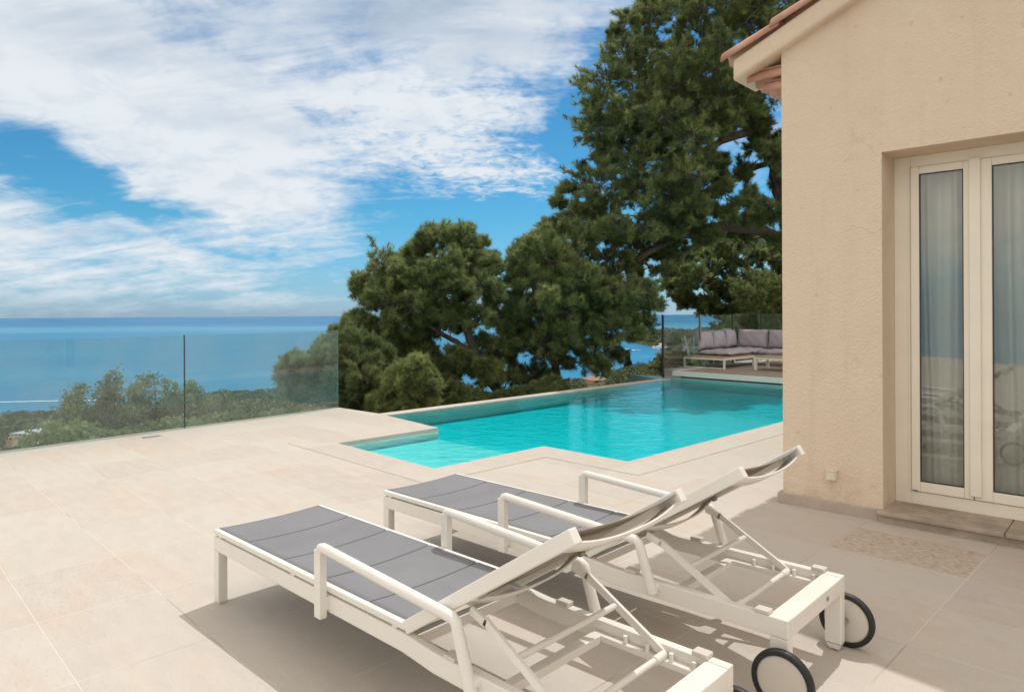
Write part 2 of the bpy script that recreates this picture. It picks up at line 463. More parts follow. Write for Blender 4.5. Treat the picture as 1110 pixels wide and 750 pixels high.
# ------------------------------------------------------------------ terrain and sea
SEA = -100.
sea_r = 20400.
mb = MB()
nn = 96
ring = []
radii = [300, 2000, sea_r]
vs = [(0, 0, SEA)]
for r_ in radii:
    for k in range(nn):
        a = 2 * math.pi * k / nn; vs.append((r_ * math.sin(a), r_ * math.cos(a), SEA))
fs = [(0, 1 + (k + 1) % nn, 1 + k) for k in range(nn)]
for j in range(2):
    for k in range(nn):
        k2 = (k + 1) % nn; a = 1 + j * nn; b_ = 1 + (j + 1) * nn
        fs.append((a + k, a + k2, b_ + k2, b_ + k))
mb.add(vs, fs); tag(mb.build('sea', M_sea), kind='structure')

profiles = [  # azimuth pixel, [(r, z)]
    (-700, [(8, -4), (60, -12), (350, -55), (700, -97), (760, -106), (900, -115)]),
    (-60, [(8, -4), (14, -4.5), (60, -16), (200, -45), (380, -76), (690, -98.5), (740, -103), (900, -115)]),
    (60, [(8, -4), (14, -4.5), (60, -16), (200, -45), (380, -76), (690, -98.8), (740, -103), (900, -115)]),
    (150, [(8, -4), (14, -4.5), (60, -15), (200, -38), (380, -62), (640, -90), (740, -103), (900, -115)]),
    (240, [(8, -4), (14, -4.5), (60, -11), (200, -27), (400, -48), (520, -61), (640, -85), (900, -115)]),
    (340, [(8, -3.6), (14, -4), (60, -10), (200, -25), (400, -45), (500, -56), (640, -85), (900, -115)]),
    (440, [(8, -3.4), (14, -3.6), (60, -10), (200, -26), (400, -50), (520, -75), (640, -100), (900, -115)]),
    (560, [(8, -3.4), (14, -3.6), (60, -9), (150, -17), (300, -40), (420, -80), (520, -104), (900, -115)]),
    (635, [(8, -3.4), (14, -3.6), (60, -8), (150, -15.5), (270, -26), (340, -60), (480, -104), (900, -115)]),
    (690, [(8, -3.4), (14, -3.6), (60, -8), (150, -13), (280, -21.5), (360, -55), (480, -104), (900, -115)]),
    (760, [(8, -3.4), (14, -3.6), (60, -7), (150, -11), (300, -16), (400, -55), (520, -104), (900, -115)]),
    (1000, [(8, -3.4), (14, -3.6), (60, -4), (150, -6), (300, -10), (450, -50), (600, -104), (900, -115)]),
    (2500, [(8, -3.4), (14, -3.6), (60, 2), (150, 8), (300, 10), (450, -20), (600, -104), (900, -115)]),
]
paz = [math.atan((p[0] - 555) / 750) for p in profiles]
from math import sin, cos
def vnoise(x, y):
    return (sin(x * 1.3 + 1.7 * sin(y * .9)) + sin(y * 1.7 + 1.3 * sin(x * 1.1 + 2)) + .5 * sin(x * 3.1 + y * 2.3) + .5 * sin(y * 4.3 - x * 2.1)) / 3
def prof(p, r):
    if r <= p[0][0]: return p[0][1]
    for (a, za), (b, zb) in zip(p, p[1:]):
        if r <= b: t = (r - a) / (b - a); return za + (zb - za) * t
    return p[-1][1]
def terr(az, r):
    r = r * max(.45, cos(az)) if r > 20 else r
    if az <= paz[0]: z = prof(profiles[0][1], r)
    elif az >= paz[-1]: z = prof(profiles[-1][1], r)
    else:
        for i in range(len(paz) - 1):
            if az <= paz[i + 1]:
                t = (az - paz[i]) / (paz[i + 1] - paz[i]); t = t * t * (3 - 2 * t)
                z = prof(profiles[i][1], r) * (1 - t) + prof(profiles[i + 1][1], r) * t; break
    x, y = r * sin(az), r * cos(az)
    amp = min(2.6, r * .006)
    return z + amp * vnoise(x * .022, y * .022) + .35 * amp * vnoise(x * .09, y * .09)
def ground_z(x, y): return terr(math.atan2(x, y), math.hypot(x, y))
rs = [0.01, 4, 8, 11, 14, 18, 23, 30, 38, 48] + [60 * (900 / 60) ** (i / 62) for i in range(63)]
azs = [R(-180) + R(360) * i / 40 for i in range(10)]
azs = [a for a in azs if a < R(-92)] + [R(-92) + R(184) * i / 240 for i in range(241)] + [R(100), R(120), R(140), R(160), R(180)]
mb = MB(); w_ = len(azs)
vs = [(r_ * sin(a), r_ * cos(a), terr(max(-1.4, min(1.3, a)), r_) if r_ > 1 else -3.6) for r_ in rs for a in azs]
fs = [(j * w_ + i, j * w_ + i + 1, (j + 1) * w_ + i + 1, (j + 1) * w_ + i) for j in range(len(rs) - 1) for i in range(w_ - 1)]
mb.add(vs, [f[::-1] for f in fs], 0, True); tag(mb.build('hillside', M_terr), kind='structure')

# headland across the bay
def mk_headland():
    mb = MB()
    nu, nv = 150, 26
    x0, x1 = AT(697, 0, 2050)[0], AT(1500, 0, 2050)[0]
    def fn(u, v):
        x = x0 + (x1 - x0) * u
        prof_h = 44 * min(1, (u / .035)) ** .7 if u < .035 else 44 + 20 * min(1, (u - .035) / .25)
        prof_h *= .82 + .25 * vnoise(u * 40, 3.1)
        y = 1900 + 120 * vnoise(u * 9, 0) + v * 800
        hv = math.sin(math.pi * min(1, max(0, v)) ** .6) ** .8 if 0 < v < 1 else 0
        z = SEA - 6 + (prof_h + 6) * hv + (4 * vnoise(x * .05, y * .05) if 0 < v < 1 else 0)
        return (x, y, z)
    mb.grid(fn, nu, nv)
    return mb.build('headland', M_terr)
tag(mk_headland(), kind='structure')

# ------------------------------------------------------------------ foliage generators
def fast_mesh(name, V, T, mats, parent=None, tint=None, midx=None):
    """V (n,3) float, T (m,3) int"""
    me = D.meshes.new(name); n, m = len(V), len(T)
    me.vertices.add(n); me.vertices.foreach_set('co', V.astype(np.float32).ravel())
    me.loops.add(m * 3); me.loops.foreach_set('vertex_index', T.astype(np.int32).ravel())
    me.polygons.add(m); me.polygons.foreach_set('loop_start', np.arange(0, m * 3, 3, dtype=np.int32))
    for a in mats: me.materials.append(a)
    me.update(calc_edges=True)
    if tint is not None:
        at = me.attributes.new('tint', 'FLOAT', 'POINT'); at.data.foreach_set('value', tint.astype(np.float32))
    o = D.objects.new(name, me); COL.objects.link(o)
    if parent: o.parent = parent
    return o
def unit(a): return a / np.maximum(1e-9, np.linalg.norm(a, axis=-1, keepdims=True))
def tufts(cen, axis, L, W, nb, spread, tintv):
    """needle bursts: cen (n,3) axis (n,3); each tuft nb thin triangles"""
    n = len(cen)
    d = unit(axis[:, None, :] + spread * rng.normal(size=(n, nb, 3)))
    ln = L * (.6 + .6 * rng.random((n, nb, 1)))
    side = unit(np.cross(d, rng.normal(size=(n, nb, 3))))
    # needles start along a short shoot so that the tuft reads as a brush
    start = cen[:, None, :] + axis[:, None, :] * (rng.random((n, nb, 1)) - .35) * L * .9
    a = start + side * W * .5; b = start - side * W * .5; c = start + d * ln
    V = np.stack([a, b, c], axis=2).reshape(-1, 3)
    T = np.arange(len(V)).reshape(-1, 3)
    tint = np.repeat(np.clip(tintv[:, None] + .12 * rng.normal(size=(n, nb)), 0, 1).ravel(), 3)
    return V, T, tint
def leaves(cen, size, nb, tintv, spreadr):
    n = len(cen)
    c = cen[:, None, :] + spreadr * rng.normal(size=(n, nb, 3))
    a = unit(rng.normal(size=(n, nb, 3))); b = unit(np.cross(a, rng.normal(size=(n, nb, 3))))
    s = size * (.6 + .8 * rng.random((n, nb, 1)))
    V = np.stack([c + a * s, c + b * s * .5, c - a * s, c - b * s * .5], axis=2).reshape(-1, 3)
    q = np.arange(len(V)).reshape(-1, 4)
    T = np.concatenate([q[:, [0, 1, 2]], q[:, [0, 2, 3]]])
    tint = np.repeat(np.clip(tintv[:, None] + .15 * rng.normal(size=(n, nb)), 0, 1).ravel(), 4)
    return V, T, tint
def inpoly(p, poly):
    x, y = p; r = False; j = len(poly) - 1
    for i in range(len(poly)):
        xi, yi = poly[i]; xj, yj = poly[j]
        if (yi > y) != (yj > y) and x < (xj - xi) * (y - yi) / (yj - yi) + xi: r = not r
        j = i
    return r
def edge_dist(p, poly):
    best = 1e9; P = Vector(p)
    for i in range(len(poly)):
        a = Vector(poly[i - 1]); b = Vector(poly[i]); ab = b - a
        t = max(0, min(1, (P - a).dot(ab) / ab.length_squared)); best = min(best, (P - a - ab * t).length)
    return best
def sample_clumps(poly, Y, spacing, thick, holes=(), rmul=1.0, layers=3, seed=1, tries=9000):
    """fills the region of the crown seen inside poly with clump centres spread through a real depth"""
    rd = random.Random(seed); xs = [p[0] for p in poly]; ys = [p[1] for p in poly]
    pts = []; out = []
    mperpx = Y / 750
    for k in range(tries):
        p = (rd.uniform(min(xs), max(xs)), rd.uniform(min(ys), max(ys)))
        if not inpoly(p, poly): continue
        ed = edge_dist(p, poly)
        rpx = spacing * (.55 + .55 * rd.random())
        if ed < rpx * .45:
            if rd.random() < .6: continue
            rpx = max(ed * 1.5, spacing * .25)
        if vnoise(p[0] / 9.5 + seed * 3.7, p[1] / 7.5) < -.16 and ed > rpx * .5: continue
        hl = False
        for (hx, hy, hr) in holes:
            if math.hypot(p[0] - hx, p[1] - hy) < hr + rpx * .25: hl = True; break
        if hl: continue
        dm = min(1.0, ed / (thick / mperpx * .9 + 1e-6))
        half = thick * math.sqrt(max(.03, 1 - (1 - dm) ** 2))
        y = Y + rd.uniform(-half, half)
        ok = True
        for (q, yy, rr) in out:
            if math.hypot(p[0] - q[0], p[1] - q[1]) < (rpx + rr) * .56 and abs(y - yy) < (rpx + rr) * mperpx * .85: ok = False; break
        if ok: out.append((p, y, rpx))
        if len(out) > 420: break
    return [(Vector(AT(p[0], p[1], y)), r_ * y / 750 * rmul) for (p, y, r_) in out]

def polyline(pts, n=5, wob=.0, seed=0):
    rd = random.Random(seed); P = [Vector(p) for p in pts]; out = []
    for i in range(len(P) - 1):
        p0 = P[max(i - 1, 0)]; p1 = P[i]; p2 = P[i + 1]; p3 = P[min(i + 2, len(P) - 1)]
        for k in range(n):
            t = k / n
            q = .5 * ((2 * p1) + (p2 - p0) * t + (2 * p0 - 5 * p1 + 4 * p2 - p3) * t * t + (3 * p1 - p0 - 3 * p2 + p3) * t ** 3)
            out.append(q + Vector((rd.uniform(-wob, wob), rd.uniform(-wob, wob), rd.uniform(-wob, wob))))
    out.append(P[-1]); return out

def pine_tree(name, label, cat, limbs, clumps, dens=230, L=.13, W=.011, nb=36, leaf=M_pine, group=None, seed=0, flat=.72, twig=.022, bare=0, tsp=.75, shoots=12):
    """limbs: [(points, r0, r1)], first is the trunk"""
    base = Vector(limbs[0][0][0])
    root = empty(name, base, label=label, cat=cat, group=group)
    rd = random.Random(seed)
    nodes = []; tr = MB(); br = MB()
    for k, (pts, r0, r1) in enumerate(limbs):
        pl = polyline(pts, 6, r0 * .12, seed + k); m_ = len(pl)
        rr = [r0 + (r1 - r0) * (i / (m_ - 1)) ** .8 for i in range(m_)]
        (tr if k == 0 else br).tube([p - base for p in pl], rr, 9)
        for p, r_ in zip(pl, rr): nodes.append((p, r_))
    # branches: each clump joins the nearest limb or already joined clump nearer the trunk
    order = sorted(clumps, key=lambda c: min((c[0] - p).length for p, r_ in nodes[:]))
    for (c, r_) in order:
        bestp, bd, brd = None, 1e9, .05
        for p, pr in nodes:
            d = (p - c).length + max(0, p.z - c.z) * .4
            if d < bd: bd = d; bestp = p; brd = pr
        L_ = (c - bestp).length
        if L_ > .12:
            mid = (bestp + c) / 2 + Vector((rd.uniform(-.1, .1), rd.uniform(-.1, .1), rd.uniform(-.14, .02))) * L_
            q1 = bestp.lerp(mid, .5) + Vector((rd.uniform(-.05, .05), rd.uniform(-.05, .05), 0)) * L_
            ra = min(brd * .7, twig * 1.1 + .012 * L_); rb = twig * .45
            pl = polyline([bestp, q1, mid, c], 3, .01, rd.randint(0, 999)); m_ = len(pl)
            br.tube([p - base for p in pl], [ra + (rb - ra) * i / (m_ - 1) for i in range(m_)], 5, cap=False)
            nodes.append((mid, (ra + rb) / 2)); nodes.append((c, rb))
        # fine twigs inside the clump
        for k in range(7 + bare):
            e_ = c + Vector((rd.gauss(0, 1), rd.gauss(0, 1), rd.gauss(.1, .8))).normalized() * r_ * rd.uniform(.6, .95)
            mm = (c + e_) / 2 + Vector((rd.uniform(-1, 1), rd.uniform(-1, 1), rd.uniform(-1, 1))) * r_ * .12
            br.tube([c - base, mm - base, e_ - base], [rb_ * .01 * 0 + .009 for rb_ in (1, 1, 1)], 3, cap=False)
    Vs = []; Ts = []; Tn = []; off = 0
    # blobby sub-clumps on the clump's surface, brush-like tufts on each
    for (c, r_) in clumps:
        ns = max(5, int(9 * (r_ / .5) ** 1.3)); C = np.array(c)
        dirs = unit(rng.normal(size=(ns, 3)) + np.array([0, 0, .35]))
        sub = C + dirs * np.array([1, 1, flat]) * r_ * (.35 + .65 * rng.random((ns, 1)))
        nt = max(6, int(dens * (r_ / .5) ** 2 / ns))
        ctint = .5 + .16 * rng.normal()
        for sc_ in sub:
            sr = r_ * (.22 + .24 * rng.random())
            d = unit(rng.normal(size=(nt, 3)) + np.array([0, 0, .25]))
            cen = sc_ + d * sr * (.35 + .75 * rng.random((nt, 1))) * np.array([1, 1, flat])
            outward = unit(cen - (C * .5 + sc_ * .5) + np.array([0, 0, r_ * .35]))
            V, T, tn = tufts(cen - np.array(base), outward, L, W, nb, tsp, np.full(nt, ctint + .16 * rng.normal()) + .22 * rng.normal(size=nt))
            Vs.append(V); Ts.append(T + off); Tn.append(tn); off += len(V)
    # shoots that stick out of the clumps: short twigs with brushes along their outer half
    sc_l = []; sa_l = []
    for (c, r_) in clumps:
        for k in range(shoots):
            d_ = Vector((rd.gauss(0, 1), rd.gauss(0, 1), rd.gauss(.45, .8))).normalized(); ln_ = r_ * rd.uniform(.9, 1.65)
            e_ = c + d_ * ln_; br.tube([c + d_ * r_ * .3 - base, c + d_ * ln_ * .7 + Vector((0, 0, -.02)) - base, e_ - base], [.009, .006, .003], 3, cap=False)
            for q_ in range(9):
                f = rd.uniform(.5, 1.0); sc_l.append(c.lerp(e_, f) - base + Vector((rd.gauss(0, 1), rd.gauss(0, 1), rd.gauss(0, 1))) * .035); sa_l.append((d_ + Vector((rd.gauss(0, 1), rd.gauss(0, 1), rd.gauss(.4, 1))) * .45).normalized())
    cenA = np.array([tuple(v) for v in sc_l]); axA = np.array([tuple(v) for v in sa_l])
    V, T, tn = tufts(cenA, axA, L, W, nb, tsp, .6 + .15 * rng.normal(size=len(cenA))); Vs.append(V); Ts.append(T + off); Tn.append(tn); off += len(V)
    tr.build('trunk', M_bark, root)
    if br.v: br.build('branches', M_bark, root)
    fast_mesh('crown', np.concatenate(Vs), np.concatenate(Ts), [leaf], root, np.concatenate(Tn))
    return root

# ---- T1 the large pine on the right
ridge_poly = [(870, -60), (790, -70), (725, -45), (702, 0), (678, 22), (655, 52), (646, 90), (638, 118), (627, 145), (640, 158), (652, 168), (636, 170),
              (618, 188), (612, 214), (598, 222), (593, 240), (596, 262), (610, 285), (625, 300), (640, 330), (655, 352), (690, 352), (702, 330), (690, 300), (700, 278), (725, 268),
              (752, 262), (785, 262), (820, 250), (850, 246), (880, 262), (905, 150), (915, 20)]
holes1 = [(812, 190, 44), (800, 228, 30), (770, 238, 16), (842, 150, 30), (842, 225, 26), (725, 252, 10), (815, 215, 24), (838, 150, 14), (838, 185, 16), (788, 222, 12), (832, 228, 10), (765, 232, 8), (735, 228, 6), (800, 175, 8), (700, 305, 12), (846, 120, 9), (805, 197, 14), (850, 212, 14)]
cl = sample_clumps(ridge_poly, 17.5, 26, 2.2, holes1, 1.0, seed=3, tries=2100)
T1Y = 18.
rdl = random.Random(77)
for k in range(46):
    a_, b_ = rdl.uniform(765, 870), rdl.uniform(125, 262)
    cl.append((Vector(AT(a_, b_, 17.8 + rdl.uniform(-1.6, 1.8))), rdl.uniform(.14, .30)))
for k in range(26):
    a_, b_ = rdl.uniform(690, 770), rdl.uniform(225, 330)
    if b_ - 225 < (770 - a_) * 1.4: cl.append((Vector(AT(a_, b_, 17.2 + rdl.uniform(-1., 1.))), rdl.uniform(.12, .26)))
limbs = [([AT(893, 470, 18.4), AT(886, 400, 18.4), AT(874, 330, 18.3), AT(862, 275, 18.2), AT(850, 225, 18.1), AT(838, 175, 18.0), AT(822, 135, 17.8), AT(800, 95, 17.6), AT(778, 50, 17.5)], .34, .10),
         ([AT(866, 292, 18.2), AT(845, 262, 18), AT(815, 248, 17.7), AT(775, 247, 17.4), AT(735, 258, 17.2), AT(700, 275, 17), AT(665, 300, 17)], .22, .05),
         ([AT(852, 232, 18.1), AT(862, 180, 18.3), AT(868, 120, 18.2), AT(870, 40, 18)], .2, .08),
         ([AT(826, 140, 17.9), AT(790, 150, 17.3), AT(745, 175, 16.9), AT(700, 200, 16.7), AT(660, 215, 16.7)], .12, .04),
         ([AT(805, 100, 17.7), AT(760, 100, 18.2), AT(710, 85, 18.3), AT(680, 70, 18.2)], .10, .04),
         ([AT(838, 175, 18), AT(800, 190, 18.6), AT(745, 220, 18.9), AT(690, 235, 18.8)], .09, .03),
         ([AT(775, 247, 17.4), AT(757, 262, 17.2), AT(737, 280, 17.2)], .06, .03)]
pine_tree('pine_tree', 'largest dark pine leaning out over the far end of the pool beside the house', 'pine tree', limbs, cl, dens=44, seed=5, L=.135, W=.0105, group='pines beyond the pool', bare=3, tsp=.75)

# ---- T3 middle pine with hanging branches
poly3 = [(552, 318), (558, 300), (554, 284), (566, 272), (574, 256), (584, 262), (592, 250), (604, 262), (612, 276), (634, 292), (655, 306), (660, 322), (650, 332), (656, 350), (642, 366), (628, 372), (622, 392), (608, 402), (600, 422), (568, 428), (556, 412), (566, 396), (552, 384), (560, 366), (546, 352), (556, 336)]
cl = sample_clumps(poly3, 15.2, 20, 1.6, [(640, 345, 6), (585, 385, 5), (620, 330, 4), (570, 350, 4)], seed=8, tries=900)
lace = [(672, 332, .32), (690, 322, .28), (703, 318, .22), (706, 335, .2), (700, 352, .2), (664, 356, .26), (660, 372, .22), (645, 378, .26), (676, 345, .22), (690, 365, .12), (632, 392, .22), (667, 385, .16), (652, 396, .12), (682, 352, .16), (668, 318, .3)]
cl += [(Vector(AT(a, b, 15.0 + .3 * math.sin(a))), r_) for a, b, r_ in lace]
limbs = [([AT(590, 490, 15.6), AT(596, 440, 15.6), AT(603, 400, 15.5), AT(618, 360, 15.3), AT(632, 325, 15.2), AT(640, 300, 15.2)], .17, .05),
         ([AT(603, 400, 15.5), AT(590, 360, 15.1), AT(580, 320, 15), AT(576, 285, 15)], .09, .03),
         ([AT(632, 325, 15.2), AT(660, 312, 15), AT(685, 316, 15), AT(703, 325, 15)], .06, .02),
         ([AT(618, 360, 15.3), AT(640, 362, 15), AT(662, 370, 15)], .05, .02)]
pine_tree('pine_tree', 'middle pine drooping over the infinity edge with thin twigs hanging against the blue bay', 'pine tree', limbs, cl, dens=44, seed=15, L=.12, W=.009, group='pines beyond the pool', bare=4, tsp=.75)

# ---- T2 left spreading pine
poly2 = [(388, 318), (388, 303), (402, 298), (408, 284), (420, 276), (432, 284), (442, 284), (444, 264), (455, 268), (462, 250), (480, 248), (496, 256), (506, 248), (517, 260), (530, 268),
         (535, 288), (546, 304), (552, 320), (534, 330), (508, 332), (494, 346), (472, 350), (458, 364), (440, 370), (418, 366), (400, 360), (412, 344), (402, 332)]
cl = sample_clumps(poly2, 14.6, 19, 1.4, [(470, 345, 5)], seed=21, tries=1000)
poly2b = [(376, 352), (386, 342), (400, 350), (425, 362), (455, 372), (470, 384), (468, 396), (440, 398), (410, 396), (388, 386), (376, 368)]
cl += sample_clumps(poly2b, 14.9, 14, .8, [(440, 382, 5), (400, 372, 4)], seed=22)
rdl = random.Random(5)
for k in range(34):
    a_, b_ = rdl.uniform(455, 560), rdl.uniform(335, 415)
    cl.append((Vector(AT(a_, b_, 14.7 + rdl.uniform(-.9, .9))), rdl.uniform(.10, .22)))
cl += [(Vector(AT(a, b, 14.6)), r_) for a, b, r_ in [(455, 405, .25), (478, 398, .2), (520, 372, .14), (535, 385, .12), (508, 392, .12), (425, 400, .25), (400, 388, .3), (490, 412, .15), (470, 420, .2)]]
limbs = [([AT(575, 480, 14.6), AT(560, 445, 14.6), AT(541, 424, 14.6), AT(523, 400, 14.6), AT(512, 375, 14.5), AT(503, 350, 14.5), AT(494, 325, 14.5), AT(490, 300, 14.5)], .15, .05),
         ([AT(556, 440, 14.6), AT(530, 430, 14.4), AT(500, 423, 14.2), AT(470, 418, 14.1), AT(445, 405, 14.0)], .11, .04),
         ([AT(508, 362, 14.5), AT(515, 348, 14.5), AT(532, 344, 14.6), AT(548, 342, 14.7)], .05, .025),
         ([AT(514, 382, 14.5), AT(490, 368, 14.4), AT(462, 352, 14.3), AT(430, 335, 14.2), AT(405, 322, 14.2)], .07, .02),
         ([AT(497, 335, 14.5), AT(472, 315, 14.5), AT(455, 300, 14.4)], .06, .02),
         ([AT(520, 398, 14.6), AT(496, 395, 14.7), AT(470, 386, 14.8)], .04, .02)]
pine_tree('pine_tree', 'rounded pine with a forked trunk showing beyond the left end of the pool', 'pine tree', limbs, cl, dens=44, seed=25, L=.115, W=.0085, group='pines beyond the pool', bare=5, tsp=.75)

# ---- T4 lower bushy pines left of the pool
poly4 = [(366, 384), (374, 368), (384, 360), (392, 370), (400, 366), (406, 380), (418, 380), (424, 394), (436, 402), (430, 425), (405, 452), (380, 450), (362, 440), (358, 420), (362, 400)]
cl = sample_clumps(poly4, 12.6, 15, 1.0, seed=31, tries=420)
pine_tree('pine_tree', 'low dark bushy pine at the end of the left glass balustrade', 'pine tree', [([AT(400, 560, 12.7), AT(398, 480, 12.7), AT(396, 430, 12.6), AT(392, 395, 12.6)], .09, .03)], cl, dens=44, seed=33, L=.10, W=.008, leaf=M_pine_d, group='pines beyond the pool')
poly4b = [(412, 420), (424, 412), (432, 396), (440, 402), (452, 388), (462, 402), (472, 410), (476, 428), (462, 440), (440, 455), (415, 456), (402, 448)]
cl = sample_clumps(poly4b, 11.6, 11, .6, seed=37, tries=420)
pine_tree('young_pine', 'young bright green pine in front of the forked trunk at the pool corner', 'pine tree', [([AT(440, 570, 11.8), AT(440, 480, 11.7), AT(441, 430, 11.6)], .06, .02)], cl, dens=44, seed=38, L=.09, W=.0075, leaf=M_pine_y)
poly4c = [(470, 432), (486, 418), (505, 424), (530, 436), (548, 430), (575, 425), (600, 415), (612, 422), (600, 450), (470, 470)]
cl = sample_clumps(poly4c, 13.4, 16, .5, seed=39)
pine_tree('undergrowth_bush', 'dark low bush along the foot of the infinity edge', 'bush', [([AT(540, 560, 13.5), AT(540, 480, 13.4), AT(538, 445, 13.4)], .05, .02)], cl, dens=90, seed=40, L=.075, W=.010, leaf=M_pine_d)

# ---- T5 pine behind the balustrade
poly5 = [(303, 402), (312, 390), (325, 384), (330, 392), (344, 378), (352, 372), (356, 357), (364, 358), (372, 372), (380, 400), (378, 440), (350, 450), (330, 440), (315, 425)]
cl = sample_clumps(poly5, 19, 13, 1.2, [(322, 402, 4), (338, 392, 4)], seed=41, tries=420)
pine_tree('pine_tree', 'pine seen through the right end of the left glass balustrade', 'pine tree', [([AT(352, 540, 19), AT(350, 480, 19), AT(350, 430, 19), AT(354, 385, 19)], .14, .04), ([AT(350, 430, 19), AT(332, 410, 18.8), AT(318, 402, 18.7)], .06, .03)], cl, dens=44, seed=43, L=.135, W=.0105, group='pines beyond the pool')

# ---- T7 pine behind the sofa terrace
poly7 = [(728, 292), (745, 278), (765, 270), (800, 258), (850, 262), (880, 280), (900, 340), (890, 356), (850, 352), (820, 346), (795, 340), (770, 340), (745, 334), (728, 318), (720, 305)]
cl = sample_clumps(poly7, 23, 20, 2.0, [(752, 262, 5), (773, 258, 5)], seed=51, tries=2600)
limbs = [([AT(905, 450, 23), AT(892, 390, 23), AT(880, 340, 23), AT(870, 300, 23)], .28, .09), ([AT(888, 365, 23), AT(850, 330, 22.6), AT(810, 315, 22.4), AT(765, 310, 22.3)], .12, .04)]
pine_tree('pine_tree', 'dark pine low behind the sofa and the far glass balustrade', 'pine tree', limbs, cl, dens=44, seed=53, L=.12, W=.016, group='pines beyond the pool', leaf=M_pine)
cl = [(Vector(AT(a, b, 20.0 + .02 * (a - 830))), r_) for a, b, r_ in [(806, 322, .42), (822, 315, .5), (838, 318, .5), (830, 330, .5), (850, 328, .5), (814, 332, .35), (848, 310, .4)]]
pine_tree('young_pine', 'pale yellow green young pine behind the sofa right beside the house corner', 'pine tree', [([AT(858, 450, 20.6), AT(852, 390, 20.5), AT(840, 335, 20.2)], .09, .03)], cl, dens=44, seed=55, L=.105, W=.013, leaf=M_pine_y)
# dark hedge mass below, behind the far balustrade
poly7b = [(795, 346), (850, 350), (900, 350), (900, 410), (840, 402), (805, 398), (780, 396), (765, 380), (775, 362)]
cl = sample_clumps(poly7b, 21, 18, .9, seed=57)
pine_tree('evergreen_bush', 'dark evergreen bush filling the view behind the sofa cushions', 'bush', [([AT(850, 470, 21), AT(848, 420, 21), AT(846, 380, 21)], .08, .03)], cl, dens=90, seed=58, L=.11, W=.014, leaf=M_pine_d)

# ---- small conical conifer behind the far balustrade
def cone_tree(name, label, cat, px, base_py, top_py, Y, rad, leaf, L, W, n, nb=9, group=None, lobes=0, trunk=.06):
    top = Vector(AT(px, top_py, Y)); bz = AT(px, base_py, Y)[2]
    b0 = Vector((top.x, top.y, min(bz, ground_z(top.x, top.y) + .5 if Y > 60 else bz)))
    root = empty(name, b0, label=label, cat=cat, group=group)
    hgt = top.z - b0.z
    mb = MB(); mb.tube([(0, 0, -1.5), (0, 0, hgt * .5), (0, 0, hgt * .96)], [trunk, trunk * .7, trunk * .2], 6); mb.build('trunk', M_bark, root)
    t = rng.random(n) ** .8; a = rng.random(n) * 6.283
    rr = rad * (1 - t) ** .75 * (.35 + .65 * rng.random(n) ** .5) * (1 + .28 * np.sin(a * 3 + t * 17) + .2 * np.sin(t * 40 + a))
    cen = np.stack([np.cos(a) * rr, np.sin(a) * rr, t * hgt], 1)
    ax = unit(np.stack([np.cos(a), np.sin(a), np.full(n, .7)], 1))
    V, T, tn = tufts(cen, ax, L, W, nb, .5, .5 + .2 * rng.normal(size=n))
    fast_mesh('crown', V, T, [leaf], root, tn); return root
cone_tree('conifer', 'slim young conifer seen through the glass beside the sofa', 'conifer tree', 731, 412, 360, 27, .62, M_pine, .13, .014, 1500)
cl = [(Vector(AT(a, b, 26)), r_) for a, b, r_ in [(722, 392, .3), (739, 388, .34), (744, 398, .35), (728, 400, .4), (716, 402, .3)]]
pine_tree('scrub_bush', 'grey green bush at the foot of the slim conifer', 'bush', [([AT(735, 420, 26), AT(734, 400, 26)], .04, .02)], cl, dens=260, seed=61, L=.12, W=.014, leaf=M_shrub)

# ---- T6 olive-green young trees behind the left balustrade
def leafy_tree(label, px, top_py, base_py, Y, wpx, n_stem, seed, group):
    rd = random.Random(seed); base = Vector(AT(px, base_py, Y)); root = empty('broadleaf_tree', base, label=label, cat='tree', group=group)
    br = MB(); pts = []; sc_ = Y / 750
    trunk_top = Vector(AT(px, (top_py + base_py) / 2, Y))
    br.tube([Vector((0, 0, -2)), Vector((0, 0, 0)), trunk_top - base], [.07, .06, .03], 6)
    for k in range(n_stem):
        u = rd.uniform(-1, 1); top = Vector(AT(px + u * wpx, top_py + abs(u) ** 1.4 * 24 + rd.uniform(0, 26) * (k > 1), Y + rd.uniform(-.9, .9)))
        st = base.lerp(trunk_top, rd.uniform(0, .8)); mid = st.lerp(top, .5) + Vector((u * .25, rd.uniform(-.2, .2), -.1))
        pl = polyline([st, mid, top], 7, .015, k)
        br.tube([p - base for p in pl], [.022 - .017 * i / (len(pl) - 1) for i in range(len(pl))], 4, cap=False)
        for i, p in enumerate(pl):
            f = i / (len(pl) - 1)
            if f > .2:
                for j in range(3):
                    o = Vector((rd.gauss(0, 1), rd.gauss(0, 1), rd.gauss(0, .8))) * (.11 * (1.15 - f) + .03)
                    pts.append(p + o - base)
                    br.tube([p - base, p + o - base], .004, 3, cap=False)
    br.build('trunk', M_bark, root)
    cen = np.array([tuple(p) for p in pts]); n = len(cen)
    V, T, tn = leaves(cen, .036, 9, .5 + .18 * rng.normal(size=n), .055)
    fast_mesh('crown', V, T, [M_shrub], root, tn)
for i, (px, tp, bp, Y, w__, ns, lab) in enumerate([
    (92, 412, 480, 15, 22, 11, 'leftmost olive green young tree behind the glass balustrade, lowest of its row'),
    (124, 401, 478, 15.5, 18, 11, 'thin spiky olive green tree second from the left behind the glass balustrade'),
    (170, 400, 470, 16, 28, 19, 'fullest olive green tree behind the glass, just left of the dark panel joint'),
    (214, 409, 468, 15.5, 20, 11, 'olive green tree straddling the dark joint between the two glass panels'),
    (240, 424, 462, 15, 18, 13, 'short olive green tree right of the glass panel joint'),
    (70, 440, 486, 14.5, 12, 9, 'low sparse olive green shrub tree at the far left behind the glass'),
]): leafy_tree(lab, px, tp, bp, Y, w__, ns, 70 + i, 'young trees behind the left balustrade')

